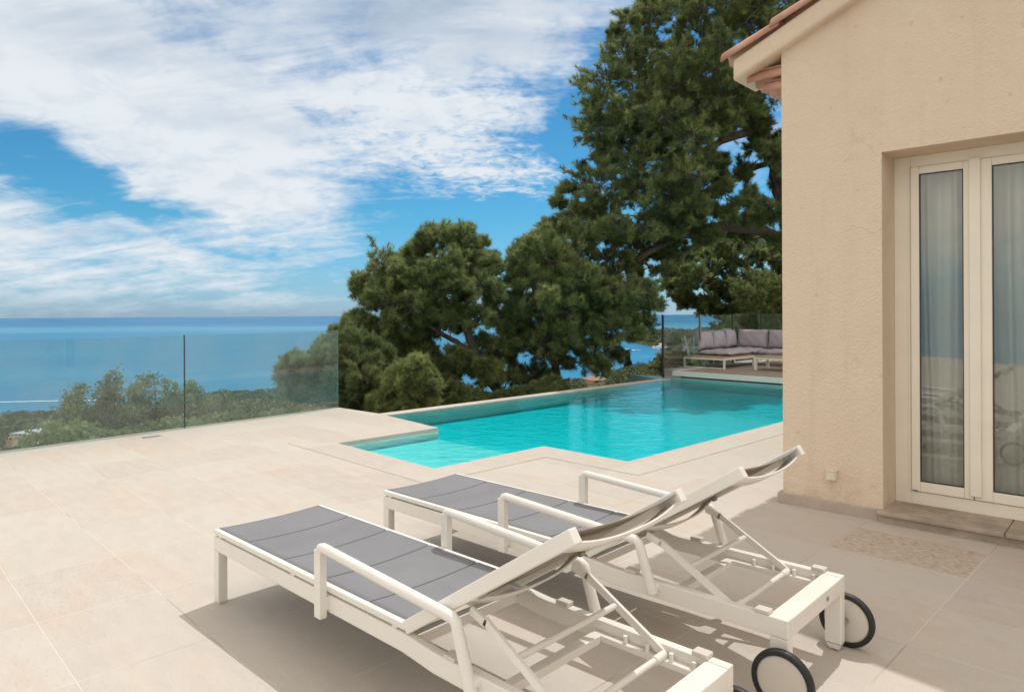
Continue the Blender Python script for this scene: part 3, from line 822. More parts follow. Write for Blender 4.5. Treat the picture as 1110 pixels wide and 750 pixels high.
# ---- scrub just below the left balustrade (uncountable)
def scatter_stuff(name, label, spots, size, nb, spread, mat_, flat=.7):
    cen = np.array(spots)
    Vs = []; Ts = []; Tn = []; off = 0
    n = len(cen)
    tint = .5 + .2 * rng.normal(size=n)
    rad = np.array(spread)
    d = unit(rng.normal(size=(n, nb, 3)) + np.array([0, 0, .3])) * (.45 + .55 * rng.random((n, nb, 1)) ** .5) * np.array([1, 1, flat])
    c = cen[:, None, :] + d * rad[:, None, None] + np.array([0, 0, .5]) * rad[:, None, None]
    nrm = unit(d + .7 * rng.normal(size=(n, nb, 3)))
    a = unit(np.cross(nrm, rng.normal(size=(n, nb, 3)))); b = np.cross(nrm, a)
    s = (size * rad[:, None, None]) * (.5 + rng.random((n, nb, 1)))
    V = np.stack([c + a * s, c + b * s * .8, c - a * s, c - b * s * .8], axis=2).reshape(-1, 3)
    q = np.arange(len(V)).reshape(-1, 4); T = np.concatenate([q[:, [0, 1, 2]], q[:, [0, 2, 3]]])
    tn = np.repeat(np.clip(tint[:, None] + .12 * rng.normal(size=(n, nb)), 0, 1).ravel(), 4)
    o = fast_mesh(name, V, T, [mat_], None, tn); return tag(o, label, 'vegetation', kind='stuff')
sp = []; rad = []
rd = random.Random(99)
for k in range(420):
    u = rd.uniform(60, 345); rr = rd.uniform(7.9 + u * .0088, 21)
    az = math.atan((u - 555) / 750); x, y = rr * sin(az) / cos(az) * 1, rr
    zc = AT(u, 489 - .13 * u + 12 + rd.uniform(0, 40), y)[2]
    sp.append((x, y, zc - .1)); rad.append(rd.uniform(.25, .5))
scatter_stuff('scrub', 'green scrub on the slope just below the left glass balustrade', sp, .075, 420, rad, M_shrub)
sp = []; rad = []
def add_wood(u0, u1, r0, r1, n, s0, s1, keep=lambda u, r, x, y: True):
    for k in range(n):
        u = rd.uniform(u0, u1); r_ = r0 * (r1 / r0) ** (rd.random() ** .8); az = math.atan((u - 555) / 750)
        x, y = r_ * sin(az), r_ * cos(az); z = terr(az, r_)
        if z < SEA + 1 or not keep(u, r_, x, y): continue
        if vnoise(x * .03 + 5, y * .03) < -.45 and rd.random() < .8: continue
        sp.append((x, y, z)); rad.append(rd.uniform(s0, s1))
def clear(u, r, x, y):
    return not (10 < u < 70 and 400 < y < 520) and not (16 < u < 60 and 335 < y < 480 and abs((u - 18) / 44 - (y - 340) / 130) < .28)
def clear2(u, r, x, y): return not (630 < u < 662 and 90 < r < 225)
add_wood(-140, 130, 170, 900, 2600, 1.6, 3.6, clear)
add_wood(120, 470, 120, 760, 1900, 1.6, 3.6)
add_wood(560, 790, 60, 300, 700, 1.0, 2.0, clear2)
add_wood(100, 900, 26, 120, 700, .7, 1.6)
near = [i for i in range(len(sp)) if math.hypot(sp[i][0], sp[i][1]) < 300]
ns = set(near)
scatter_stuff('woodland', 'dense green woodland covering the slopes down to the coast', [sp[i] for i in range(len(sp)) if i not in ns], .15, 90, [rad[i] for i in range(len(sp)) if i not in ns], M_far)
scatter_stuff('ridge_scrub', 'fine scrub and bushes covering the near ridge above the bay', [sp[i] for i in near], .085, 190, [rad[i] for i in near], M_far)
# vegetation on the headland
sp = []; rad = []
hd = D.objects['headland'].data.vertices
for v in hd:
    if v.co.z > SEA + 4:
        for k in range(2):
            sp.append((v.co.x + rd.uniform(-14, 14), v.co.y + rd.uniform(-14, 14), v.co.z - 1)); rad.append(rd.uniform(5, 10))
scatter_stuff('headland_woods', 'hazy woods covering the headland across the bay', sp, .3, 24, rad, M_far)

# far landmarks on the ridge
def on_ground(px, py, Y):
    x, y, z = AT(px, py, Y); return Vector((x, y, min(z, z)))
M_ochre = simple('ochre_render', (.55, .36, .25), .9, .1, .5)
M_paleh = simple('pale_render', (.58, .53, .47), .9, .1, .5)
M_redroof = simple('red_roof_tiles', (.34, .20, .15), .9, .2, 1.5)
M_win = simple('dark_window', (.03, .035, .04), .3)
def far_house(label, px, py_base, Y, wpx, hpx, rz=0.0, wall=M_ochre, roof=M_redroof, dep=7, flat=False, group=None):
    b = Vector(AT(px, py_base, Y)); k = Y / 750; w2 = wpx * k / 2; h = hpx * k
    root = empty('house', b, rz, label=label, cat='house', group=group)
    mb = MB(); mb.box(-w2, w2, -dep / 2, dep / 2, -4, h); mb.build('wall', wall, root)
    mb = MB()
    if flat: mb.box(-w2 - .3, w2 + .3, -dep / 2 - .3, dep / 2 + .3, h + .003, h + .45)
    else:
        o = .4; rh = dep * .22
        vs = [(-w2 - o, -dep / 2 - o, h), (w2 + o, -dep / 2 - o, h), (w2 + o, dep / 2 + o, h), (-w2 - o, dep / 2 + o, h), (-w2 + dep * .3, 0, h + rh), (w2 - dep * .3, 0, h + rh)]
        mb.add(vs, [(0, 1, 5, 4), (2, 3, 4, 5), (1, 2, 5), (3, 0, 4), (3, 2, 1, 0)])
    mb.build('roof', roof, root)
    nw = max(2, int(w2 * 2 / 3))
    for i in range(nw):
        x = -w2 + (i + .5) * 2 * w2 / nw; m2 = MB(); m2.box(x - .45, x + .45, -dep / 2 - .06, -dep / 2 - .01, h * .45, h * .45 + 1.2); m2.build('window', M_win, root)
    return root
far_house('ochre house with red tiled roof just above the infinity edge', 645, 420, 215, 17, 9, .35)
far_house('small terracotta roofed house half hidden in trees below the tall cypress', 673, 409, 240, 8, 3, -.3)
far_house('low pink walled house on the right end of the wooded ridge', 706, 399.5, 290, 10, 2.5, .1, wall=M_paleh)
cone_tree('cypress', 'tall dark cypress standing alone on the ridge above the bay', 'cypress', 680.5, 405, 382, 230, 1.35, M_cyp, .5, .12, 1500, group='cypresses on the ridge')
cone_tree('cypress', 'small cypress left of the tall one on the ridge', 'cypress', 659.5, 408, 397, 232, 1.1, M_cyp, .45, .12, 700, group='cypresses on the ridge')
cone_tree('cypress', 'smallest cypress beside the red roofed house', 'cypress', 655.5, 408, 400.5, 226, .8, M_cyp, .4, .12, 500, group='cypresses on the ridge')
# umbrella pine
b = Vector(AT(714, 402, 235)); root = empty('umbrella_pine', b, label='small umbrella pine silhouetted against the bay left of the far balustrade', cat='pine tree')
mb = MB(); mb.tube([(0, 0, -2), (.2, 0, 2), (-.1, 0, 3.6)], [.22, .18, .12], 6); mb.build('trunk', M_bark, root)
n_ = 900; th = rng.random(n_) * 6.283; q = np.sqrt(rng.random(n_))
cen = np.stack([np.cos(th) * q * 1.5, np.sin(th) * q * 1.5, 3.7 + .9 * (1 - q ** 2) * (rng.random(n_)) + .12 * rng.normal(size=n_)], 1)
V, T, tn = tufts(cen, unit(np.stack([np.cos(th) * .5, np.sin(th) * .5, np.ones(n_)], 1)), .4, .1, 8, .6, .5 + .1 * rng.normal(size=n_))
fast_mesh('crown', V, T, [M_cyp], root, tn)
# low grey and white buildings near the shore at far left, and a pale track
far_house('long low grey roofed building near the shore at far left', 33, 471, 470, 26, 2.4, -.15, wall=M_paleh, roof=simple('grey_roof', (.42, .42, .42), .8), dep=16, flat=True)
far_house('short white building right of the long grey roofed one', 53, 467, 490, 12, 2.8, -.3, wall=M_paleh, roof=simple('pale_roof', (.55, .52, .48), .8), dep=22, flat=True)
far_house('small orange roofed house among trees at far left', 13, 476, 390, 6, 1.8, .2)
M_track = simple('pale_gravel', (.50, .44, .36), .95, .15, .3)
mb = MB()
tr_pts = [(62, 468, 470), (52, 470, 455), (44, 473.5, 425), (36, 476.5, 395), (28, 480, 365), (18, 484, 340)]
tp = []
for (a, b_, r_) in tr_pts:
    xx = r_ * (a - 555) / 750; tp.append(Vector((xx, r_, ground_z(xx, r_) + 1.0)))
pl = polyline(tp, 8)
vs = []
for i, p in enumerate(pl):
    d = (pl[min(i + 1, len(pl) - 1)] - pl[max(0, i - 1)]).normalized(); sd = Vector((d.y, -d.x, 0)).normalized()
    zz = max(ground_z(p.x, p.y), ground_z(p.x + sd.x * 3, p.y + sd.y * 3), ground_z(p.x - sd.x * 3, p.y - sd.y * 3)) + .6
    vs += [(p.x + sd.x * 3, p.y + sd.y * 3, zz), (p.x - sd.x * 3, p.y - sd.y * 3, zz)]
mb.add(vs, [(2 * i, 2 * i + 1, 2 * i + 3, 2 * i + 2) for i in range(len(pl) - 1)]); tag(mb.build('track', M_track), kind='structure')
# white buildings on the headland's shore
for i, (px, py, Y, w__, h__, lab) in enumerate([(709, 377.5, 1880, 3.2, 1.6, 'leftmost white building on the headland shore'), (713.5, 377.8, 1870, 4, 2.4, 'taller white building second on the headland shore'),
      (718, 378, 1860, 3, 1.8, 'white building with reddish roof at the waterside on the headland'), (716, 374.5, 1960, 3.4, 1.8, 'white villa higher up the headland slope'), (722.5, 377.6, 1880, 3.5, 1.8, 'pale building on the headland shore seen through the glass edge')]):
    far_house(lab, px, py, Y, w__, h__, 0, wall=simple('white_render', (.8, .79, .76), .8), roof=M_redroof if i == 2 else M_paleh, dep=9, group='buildings on the headland')
# boats and wakes
M_foam = simple('white_foam', (.85, .88, .9), .7)
def boat(label, px, py, Lm, rz, sail=False):
    p = G(px, py, SEA); root = empty('motor_boat' if not sail else 'sailing_boat', p, rz, label=label, cat='boat')
    mb = MB(); sec = [(-.5, .16, 0), (-.2, .18, 0), (.2, .15, .01), (.5, .01, .04)]
    vs = []
    for (t, w__, u) in sec: vs += [(t * Lm, -w__ * Lm, .12 * Lm + u * Lm), (t * Lm, 0, -.04 * Lm), (t * Lm, w__ * Lm, .12 * Lm + u * Lm)]
    fs = []
    for i in range(3):
        a = i * 3; fs += [(a, a + 3, a + 4, a + 1), (a + 1, a + 4, a + 5, a + 2), (a + 2, a + 5, a + 3, a)]
    fs += [(0, 1, 2)]; mb.add(vs, fs); mb.build('hull', M_white, root)
    m2 = MB(); m2.box(-.2 * Lm, .12 * Lm, -.1 * Lm, .1 * Lm, .121 * Lm, .24 * Lm); m2.build('cabin', M_hub, root)
    if sail:
        m3 = MB(); m3.tube([(0, 0, .1 * Lm), (0, 0, 1.3 * Lm)], .012 * Lm, 5); m3.build('mast', M_white, root)
        m4 = MB(); m4.add([(-.02 * Lm, 0, .25 * Lm), (-.02 * Lm, 0, 1.25 * Lm), (-.42 * Lm, .03 * Lm, .27 * Lm)], [(0, 1, 2)]); m4.build('sail', M_white, root, solid=.02)
def wake(label, pts, w0, w1):
    mb = MB(); P = [Vector(G(a, b, SEA + .35)) for a, b in pts]; pl = polyline(P, 5); vs = []
    for i, p in enumerate(pl):
        d = (pl[min(i + 1, len(pl) - 1)] - pl[max(0, i - 1)]).normalized(); sd = Vector((d.y, -d.x, 0)); w__ = w0 + (w1 - w0) * i / (len(pl) - 1)
        vs += [p + sd * w__ * rd.uniform(.7, 1.2), p - sd * w__ * rd.uniform(.7, 1.2)]
    mb.add(vs, [(2 * i, 2 * i + 1, 2 * i + 3, 2 * i + 2) for i in range(len(pl) - 1)]); o = mb.build('wake', M_foam); tag(o, label, 'wake', kind='stuff')
wake('long white wake crossing the sea at the left', [(-60, 436.2), (0, 435.6), (40, 434.8), (80, 434), (118, 433.6)], 2.6, 3.4)
boat('motor boat at the head of the long white wake hidden among the tree tops', 121, 433.4, 12, 2.9)
wake('short white wake in the bay between the pine and the headland', [(675, 377.2), (684, 379), (690, 380)], 1.5, 5)
boat('motor boat heading the short wake in the bay', 691, 380.2, 14, -.6)
boat('white sailing boat moored in the bay above the ridge', 664.5, 402, 13, .5, True)
boat('white motor boat on the open water above the headland', 716, 354.5, 26, .2)

# ------------------------------------------------------------------ glass balustrades
def glass_panel(mb, a, b, z0, z1, th=.014):
    a = Vector(a[:2]); b = Vector(b[:2]); d = (b - a).normalized(); nrm = Vector((-d.y, d.x)) * th / 2
    q = [a + nrm, a - nrm, b - nrm, b + nrm]
    vs = [(p.x, p.y, z0) for p in q] + [(p.x, p.y, z1) for p in q]
    mb.add(vs, [(0, 3, 7, 4), (1, 5, 6, 2)], 0)          # faces
    mb.add(vs, [(4, 7, 6, 5), (0, 4, 5, 1), (3, 2, 6, 7), (0, 1, 2, 3)], 1)
def shift(p, k): return (p[0] + fd.x * k, p[1] + fd.y * k)
base0 = shift(F0, 0); J = G(202, 463.2)
inn = Vector((fd.y, -fd.x)) * .05
jl = (Vector(J[:2]) - Vector(F1[:2])).dot(fd)       # negative
fe = Vector(F1[:2]) - fd * .03 + inn
fence = empty('glass_balustrade', (F1[0], F1[1], 0), label='long frameless glass balustrade along the sea side of the terrace', cat='balustrade')
loc = lambda p: (p[0] - F1[0], p[1] - F1[1])
zt = 1.115
for k in range(4):
    a = fe + fd * (jl * k - (.006 if k else 0)); b = fe + fd * (jl * (k + 1) + .006)
    mb = MB(); glass_panel(mb, loc(a), loc(b), -.03, zt); mb.build('glass_panel', [M_fence, M_fence_edge], fence)
    if k < 4:
        jn = fe + fd * (jl * (k + 1)); mb = MB(); q = loc(jn)
        mb.box(-.0035, .0035, -.011, .011, .0, zt + .001); o = mb.build('joint_seal', M_dark, fence); o.location = (q[0], q[1], 0); o.rotation_euler = (0, 0, math.atan2(fd.y, fd.x))
# far balustrade behind the sofa
Q0 = Vector((3.28, 15.05)); fence2 = empty('glass_balustrade', (Q0.x, Q0.y, .1), label='short glass balustrade behind the grey corner sofa', cat='balustrade')
for k in range(5):
    a = dA * (1.535 * k + .008); b = dA * (1.535 * (k + 1) - .008)
    mb = MB(); glass_panel(mb, a, b, .0, 1.19, .016); mb.build('glass_panel', [M_fence2, M_fence_edge], fence2)
    mb = MB(); mb.box(-.02, .02, -.02, .02, -.15, 1.2); o = mb.build('post', M_dark if k != 1 else M_steel, fence2); o.location = (dA.x * 1.535 * k, dA.y * 1.535 * k, 0); o.rotation_euler = (0, 0, R(44.3))

# ------------------------------------------------------------------ sofa platform
pf0 = Vector(G(731.5, 402.5, .09)[:2])   # front-left top corner
plat = empty('wooden_deck_platform', (pf0.x, pf0.y, 0)); plat['kind'] = 'structure'
def PL(a, b): v = dA * a + dB * b; return (v.x, v.y)
mb = MB()
nb_ = 34; bw = .14
for i in range(nb_):
    a0 = .10 + i * bw; q = [PL(a0, .02), PL(a0 + bw - .008, .02), PL(a0 + bw - .008, 6.2), PL(a0, 6.2)]
    mb.prism(q, .065, .092, 0)
mb.build('floor_boards', M_teak, plat)
mb = MB()
mb.prism([PL(0, -.06), PL(.085, -.06), PL(.085, 6.3), PL(0, 6.3)], -.005, .094, 0)
mb.prism([PL(.087, -.06), PL(5, -.06), PL(5, .015), PL(.087, .015)], -.005, .094, 0)
mb.prism([PL(.1, .02), PL(4.9, .02), PL(4.9, 6.2), PL(.1, 6.2)], -.0, .06, 0)
mb.build('rim', M_white, plat)
mb = MB()
mb.prism([PL(.35, -.5), PL(5, -.5), PL(5, -.065), PL(.35, -.065)], -4, .085, 0)
mb.prism([PL(.5, -.06), PL(5, -.06), PL(5, 6.2), PL(.5, 6.2)], -4, -.02, 0)
mb.build('supporting_wall', M_cop, plat)

# corner sofa: local x along dB, local y along dA
s0 = Vector(G(785.5, 400.3, .092)[:2])
AR = math.atan2(dB.y, dB.x)
sofa = empty('corner_sofa', (s0.x, s0.y, .093), AR, label='mauve grey cushioned corner sofa on white metal frame on the far deck', cat='sofa')
def sb(name, boxes, m_, parent, bevel=.0):
    mb = MB()
    for b_ in boxes: mb.box(*b_)
    return mb.build(name, m_, parent, bevel=bevel)
# coordinates: x<0 goes to the back-left (toward fence), y>0 goes away to the right
W1 = 1.03; Lc = 2.35
fr_b = [(-W1, 0, 0, .04, .19, .235), (-.04, 0, .041, Lc, .19, .235), (-W1, -W1 + .04, .041, Lc, .19, .235), (-W1 + .041, -.041, Lc - .04, Lc, .19, .235),
        (-W1 + .041, -.041, .0, .025, .0, .022)]
sb('frame', fr_b, M_white, sofa)
for (x, y) in ((-.04, 0), (-W1, 0), (-W1, Lc - .04), (-.04, 1.36), (-W1, 1.3)): sb('leg', [(x, x + .04, y, y + .04, 0, .188)], M_white, sofa)
mb = MB()
for i in range(11): mb.box(-W1 + .02, -.02, .01 + i * .125, .01 + i * .125 + .117, .237, .262)
mb.build('teak_top', M_teak2, sofa)
def cushion(name, x0, x1, y0, y1, z0, z1, parent, tilt=None, puff=.04, m_=M_cush):
    """rounded soft cushion; tilt = (axis, angle)"""
    nx = ny = 14; cx, cy, cz = (x0 + x1) / 2, (y0 + y1) / 2, (z0 + z1) / 2
    sx, sy, sz = (x1 - x0) / 2, (y1 - y0) / 2, (z1 - z0) / 2
    dims = [sx, sy, sz]; k = dims.index(min(dims)); ax = [i for i in range(3) if i != k]
    mb = MB()
    for sgn in (-1, 1):
        def fn(u, v):
            a = u * 2 - 1; b = v * 2 - 1
            pin = 1 - .05 * (1 - abs(a) ** 2) * abs(b) ** 4 - 0
            t = (1 - abs(a) ** 5) * (1 - abs(b) ** 5); t = max(0, t) ** .45
            p = [0, 0, 0]; p[ax[0]] = a * dims[ax[0]] * (1 - .04 * (1 - b * b)); p[ax[1]] = b * dims[ax[1]] * (1 - .04 * (1 - a * a))
            p[k] = sgn * dims[k] * (.12 + .88 * t) + sgn * puff * .4 * math.exp(-2 * (a * a + b * b)) + .008 * math.sin(9 * a + 5 * b)
            return p
        g = MB(); g.grid(fn, nx, ny)
        fs = g.f if (sgn > 0) else [f[::-1] for f in g.f]
        mb.add(g.v, fs, 0, True)
    # seam strip
    w__ = nx + 1
    ring = [i for i in range(w__)] + [w__ * (j + 1) - 1 for j in range(1, ny + 1)] + [w__ * ny + i for i in range(nx - 1, -1, -1)] + [w__ * j for j in range(ny - 1, 0, -1)]
    off = (nx + 1) * (ny + 1); m_n = len(ring)
    for i in range(m_n):
        mb.f.append([ring[i], ring[(i + 1) % m_n], off + ring[(i + 1) % m_n], off + ring[i]]); mb.m.append(0); mb.sm.append(True)
    rot = Matrix.Rotation(tilt[1], 4, tilt[0]) if tilt else Matrix.Identity(4)
    mb.v = [tuple(rot @ Vector(v) + Vector((cx, cy, cz))) for v in mb.v]
    return mb.build(name, m_, parent)
cushion('seat_cushion', -W1 + .20, -.03, .30, 1.42, .265, .385, sofa)
cushion('seat_cushion', -W1 + .20, -.03, 1.44, 2.3, .265, .385, sofa)
# backrests along the fence side: frame posts lean backwards
sb('backrest_frame', [(-W1 - .012, -W1 + .02, .44, .46, .20, .70), (-W1 - .012, -W1 + .02, .461, Lc, .66, .70)], M_white, sofa)
mb = MB(); mb.bar((-W1 + .01, .22, .24), (-W1 - .10, .20, .70), .035, .035); mb.build('slanted_armrest', M_white, sofa)
for (ya, yb, hh) in ((.34, .98, .44), (.99, 1.56, .44), (1.57, 2.1, .47)):
    cushion('back_cushion', -W1 + .06, -W1 + .24, ya, yb, .39, .39 + hh, sofa, ('Y', -.18), puff=.09)
# second leg of the L along the back, facing the camera-left
X0 = -W1; y2 = 1.60
sb('frame', [(.0, 2.6, y2 - .05, y2 - .01, .19, .235), (2.56, 2.6, y2, y2 + .9, .19, .235), (0, 2.55, y2 + .86, y2 + .9, .19, .235)], M_white, sofa)
for x in (.9, 2.56): sb('leg', [(x, x + .04, y2 - .05, y2 - .01, 0, .188)], M_white, sofa)
cushion('seat_cushion', .0, 1.0, y2 - .04, y2 + .72, .245, .375, sofa)
cushion('seat_cushion', 1.02, 2.0, y2 - .04, y2 + .72, .245, .375, sofa)
for (xa, xb) in ((-.84, -.06), (-.04, .76), (.80, 1.6)):
    cushion('back_cushion', xa, xb, y2 + .50, y2 + .72, .375, .83, sofa, ('X', -.16), puff=.09)

# coffee table
t0 = Vector(G(817.5, 401.2, .092)[:2])
tab = empty('coffee_table', (t0.x, t0.y, .093), AR, label='low white coffee table with teak top in front of the corner sofa', cat='table')
for (x, y) in ((0, 0), (1.1, 0), (0, .56), (1.1, .56)): sb('leg', [(x, x + .055, y, y + .055, 0, .235)], M_white, tab)
sb('frame', [(0, 1.155, 0, .045, .236, .28), (0, 1.155, .57, .615, .236, .28), (0, .045, .046, .569, .236, .28), (1.11, 1.155, .046, .569, .236, .28)], M_white, tab)
mb = MB()
for i in range(5): mb.box(.012, 1.143, .012 + i * .119, .012 + i * .119 + .112, .282, .305)
mb.build('table_top', M_teak2, tab)

# ------------------------------------------------------------------ house (local x = s along the wall, y = d into the house)
Cc = (1.906, 4.986); HR = R(-43.06)
house = empty('house', (Cc[0], Cc[1], 0), HR, label='beige stucco villa with terracotta roof tiles and cream glazed door', cat='house')
sx0, dx0 = .035, .02; HW = 10.2; DP = 8.2
o0, o1, oh = .690, 2.06, 2.413
def zr(s_): return 3.213 + .412 * s_
pk = 5.1
mb = MB()
th = .34
def quad(a, b, c, d): mb.add([a, b, c, d], [(0, 1, 2, 3)])
y0 = dx0
# gable wall outer face in pieces round the opening, finely subdivided so that the outline stays crisp
ws = lambda s_: zr(s_) if s_ <= pk else zr(2 * pk - s_)
def face(s1, s2, z1, z2a, z2b, y): mb.add([(s1, y, z1), (s2, y, z1), (s2, y, z2b), (s1, y, z2a)], [(0, 1, 2, 3)])
face(sx0, o0, -.1, ws(sx0), ws(o0), y0); face(o0, o1, oh, ws(o0), ws(o1), y0); face(o1, pk, -.1, ws(o1), ws(pk), y0); face(pk, HW, -.1, ws(pk), ws(HW), y0)
# reveals
quad((o0, y0, -.1), (o0, y0, oh), (o0, y0 + th, oh), (o0, y0 + th, -.1)); quad((o1, y0, -.1), (o1, y0 + th, -.1), (o1, y0 + th, oh), (o1, y0, oh)); quad((o0, y0, oh), (o1, y0, oh), (o1, y0 + th, oh), (o0, y0 + th, oh))
# side and rear walls
quad((sx0, y0, -.1), (sx0, y0, ws(sx0)), (sx0, DP, ws(sx0)), (sx0, DP, -.1)); quad((HW, y0, -.1), (HW, DP, -.1), (HW, DP, ws(HW)), (HW, y0, ws(HW)))
mb.add([(sx0, DP, -.1), (sx0, DP, ws(sx0)), (pk, DP, ws(pk)), (HW, DP, ws(HW)), (HW, DP, -.1)], [(0, 1, 2, 3, 4)])
mb.build('wall', M_stucco, house)
mb = MB()  # room behind the door
mb.box(sx0 + .03, o1 + 1.5, y0 + th + .01, y0 + 4.5, .0, 2.75)
rm = mb.build('room_interior', M_interior, house)
me = rm.data
# remove the room's near face around the opening: rebuild as three strips
mb = MB(); a0, a1, b0, b1, zt_ = sx0 + .03, o1 + 1.5, y0 + th + .004, y0 + 4.5, 2.75
mb.add([(a0, b0, .06), (a1, b0, .06), (a1, b1, .06), (a0, b1, .06)], [(0, 1, 2, 3)]); mb.add([(a0, b0, zt_), (a1, b0, zt_), (a1, b1, zt_), (a0, b1, zt_)], [(0, 3, 2, 1)])
mb.add([(a0, b0, .06), (a0, b1, .06), (a0, b1, zt_), (a0, b0, zt_)], [(0, 1, 2, 3)]); mb.add([(a1, b0, .06), (a1, b1, .06), (a1, b1, zt_), (a1, b0, zt_)], [(0, 3, 2, 1)])
mb.add([(a0, b1, .06), (a1, b1, .06), (a1, b1, zt_), (a0, b1, zt_)], [(0, 1, 2, 3)])
for (p, q_) in ((a0, o0), (o1, a1)): mb.add([(p, b0, .06), (q_, b0, .06), (q_, b0, zt_), (p, b0, zt_)], [(0, 1, 2, 3)])
mb.add([(o0, b0, oh), (o1, b0, oh), (o1, b0, zt_), (o0, b0, zt_)], [(0, 1, 2, 3)])
D.objects.remove(rm); mb.build('room_interior', M_interior, house)
# plinth
mb = MB(); mb.box(0, o0 - .025, 0, .06, -.02, .076); mb.box(0, .034, .061, DP, -.02, .076); mb.box(o1 + .06, HW, 0, .06, -.02, .076)
mb.build('plinth', M_plinth, house, bevel=.004)
# sill, three stones
mb = MB()
mb.box(o0 - .022, o0 + .66, -.045, y0 + th - .02, .052, .078); mb.box(o0 + .664, o1 + .055, -.045, y0 + th - .02, .052, .078)
mb.box(o0 - .022, o1 + .055, -.012, y0 + .1, -.02, .0515)
mb.build('door_sill', M_sill, house, bevel=.005)
# verge slab of plaster, roof slab and tiles
sl = .412; nl = math.sqrt(1 + sl * sl)
mb = MB()
ev = -.30
fy = -.055
def band(s1, s2, lo, hi, ya, yb):   # strip parallel to the slope
    vs = [(s1, ya, ws(s1) + lo), (s2, ya, ws(s2) + lo), (s2, ya, ws(s2) + hi), (s1, ya, ws(s1) + hi)]
    vs += [(x, yb, z) for x, _, z in vs]
    mb.add(vs, [(0, 1, 2, 3), (7, 6, 5, 4), (0, 4, 5, 1), (1, 5, 6, 2), (2, 6, 7, 3), (3, 7, 4, 0)])
band(ev, pk, -.0, .155, fy, .35)
mb.build('verge', M_stucco, house, bevel=.02)
mb = MB(); band(ev + .02, pk, .02, .15, .352, DP + .2); band(pk, HW + .4, .02, .15, fy, DP + .2); mb.build('roof_slab', M_stucco, house)
mb = MB()
def barrel(s_lo, s_hi, yc, r0, r1, zoff, cover=True, mi=0):
    n = 8; vs = []
    for k, (s_, r_) in enumerate(((s_lo, r0), (s_hi, r1))):
        for th_ in ([0, 1] if False else [0]):
            pass
        for ring_ in (0, 1):
            rr = r_ - ring_ * .014
            for j in range(n + 1):
                a = math.pi * j / n
                zz = math.sin(a) * rr if cover else -math.sin(a) * rr
                vs.append((s_ - sl * zz / nl * 0, yc + math.cos(a) * rr, 3.213 + sl * s_ + zoff + zz + (.018 if k == 0 and cover else 0)))
    w__ = n + 1; fs = []
    for j in range(n):
        fs += [(j, j + 1, 2 * w__ + j + 1, 2 * w__ + j), (w__ + j, 3 * w__ + j, 3 * w__ + j + 1, w__ + j + 1), (j, w__ + j, w__ + j + 1, j + 1), (2 * w__ + j, 2 * w__ + j + 1, 3 * w__ + j + 1, 3 * w__ + j)]
    fs += [(0, 2 * w__, 3 * w__, w__), (n, w__ + n, 3 * w__ + n, 2 * w__ + n)]
    mb.add(vs, fs, mi, True)
rows = int((DP + .2) / .215)
Lt = .37
for rr_ in range(rows):
    yc = fy + .05 + rr_ * .215
    nt_ = int((pk - ev) / Lt) + 1
    for k in range(nt_):
        s1 = ev - .075 + k * Lt + random.uniform(-.008, .008)
        j = random.uniform(-.005, .005)
        barrel(s1, s1 + Lt + .06, yc + j, .086, .07, .165, True)
        if rr_ < rows - 1: barrel(s1 + .02, s1 + Lt + .06, yc + .1075, .075, .085, .235, False)
mb.build('roof_tiles', M_tile, house)
# genoise cornice under the eaves
def genoise(z, out, mbx):
    n = 8
    for i in range(int((DP) / .19)):
        yc = .11 + i * .19
        vs = []
        for s_ in (-out, sx0):
            for rg in (0, 1):
                rr = .088 - rg * .015
                for j in range(n + 1):
                    a = math.pi * j / n; vs.append((s_, yc + cos(a) * rr, z + sin(a) * rr * 1.0))
        w__ = n + 1; fs = []
        for j in range(n):
            fs += [(j, 2 * w__ + j, 2 * w__ + j + 1, j + 1), (w__ + j, w__ + j + 1, 3 * w__ + j + 1, 3 * w__ + j), (j, j + 1, w__ + j + 1, w__ + j)]
        fs += [(0, w__, 3 * w__, 2 * w__), (n, 2 * w__ + n, 3 * w__ + n, w__ + n)]
        mbx.add(vs, fs, 0, True)
    mbx.box(-out + .035, sx0 - .001, .06, DP, z + .076, z + .088, 0)
mb = MB(); genoise(3.075, .225, mb); genoise(2.978, .115, mb)
mb.build('cornice', [M_tile, M_stucco], house)
# outlet box
mb = MB(); mb.box(.345, .405, -.022, .0195, .222, .284); o = mb.build('socket_box', M_box, house, bevel=.004)
mb = MB(); mb.box(.342, .409, -.028, .019, .285, .289); mb.box(.35, .40, -.0235, -.0225, .23, .276); mb.build('socket_cover', M_box, o)

# glazed double door
yd = dx0 + .285
door = empty('glazed_door', (0, 0, 0)); door.parent = house; door.name = 'glazed_door'
mb = MB(); z_b = .0785
mb.box(o0 + .001, .79, yd, yd + .07, z_b, oh - .001); mb.box(1.95, o1 - .001, yd, yd + .07, z_b, oh - .001)
mb.box(.7905, 1.9495, yd, yd + .07, oh - .075, oh - .001); mb.box(.7905, 1.9495, yd, yd + .07, z_b, .162)
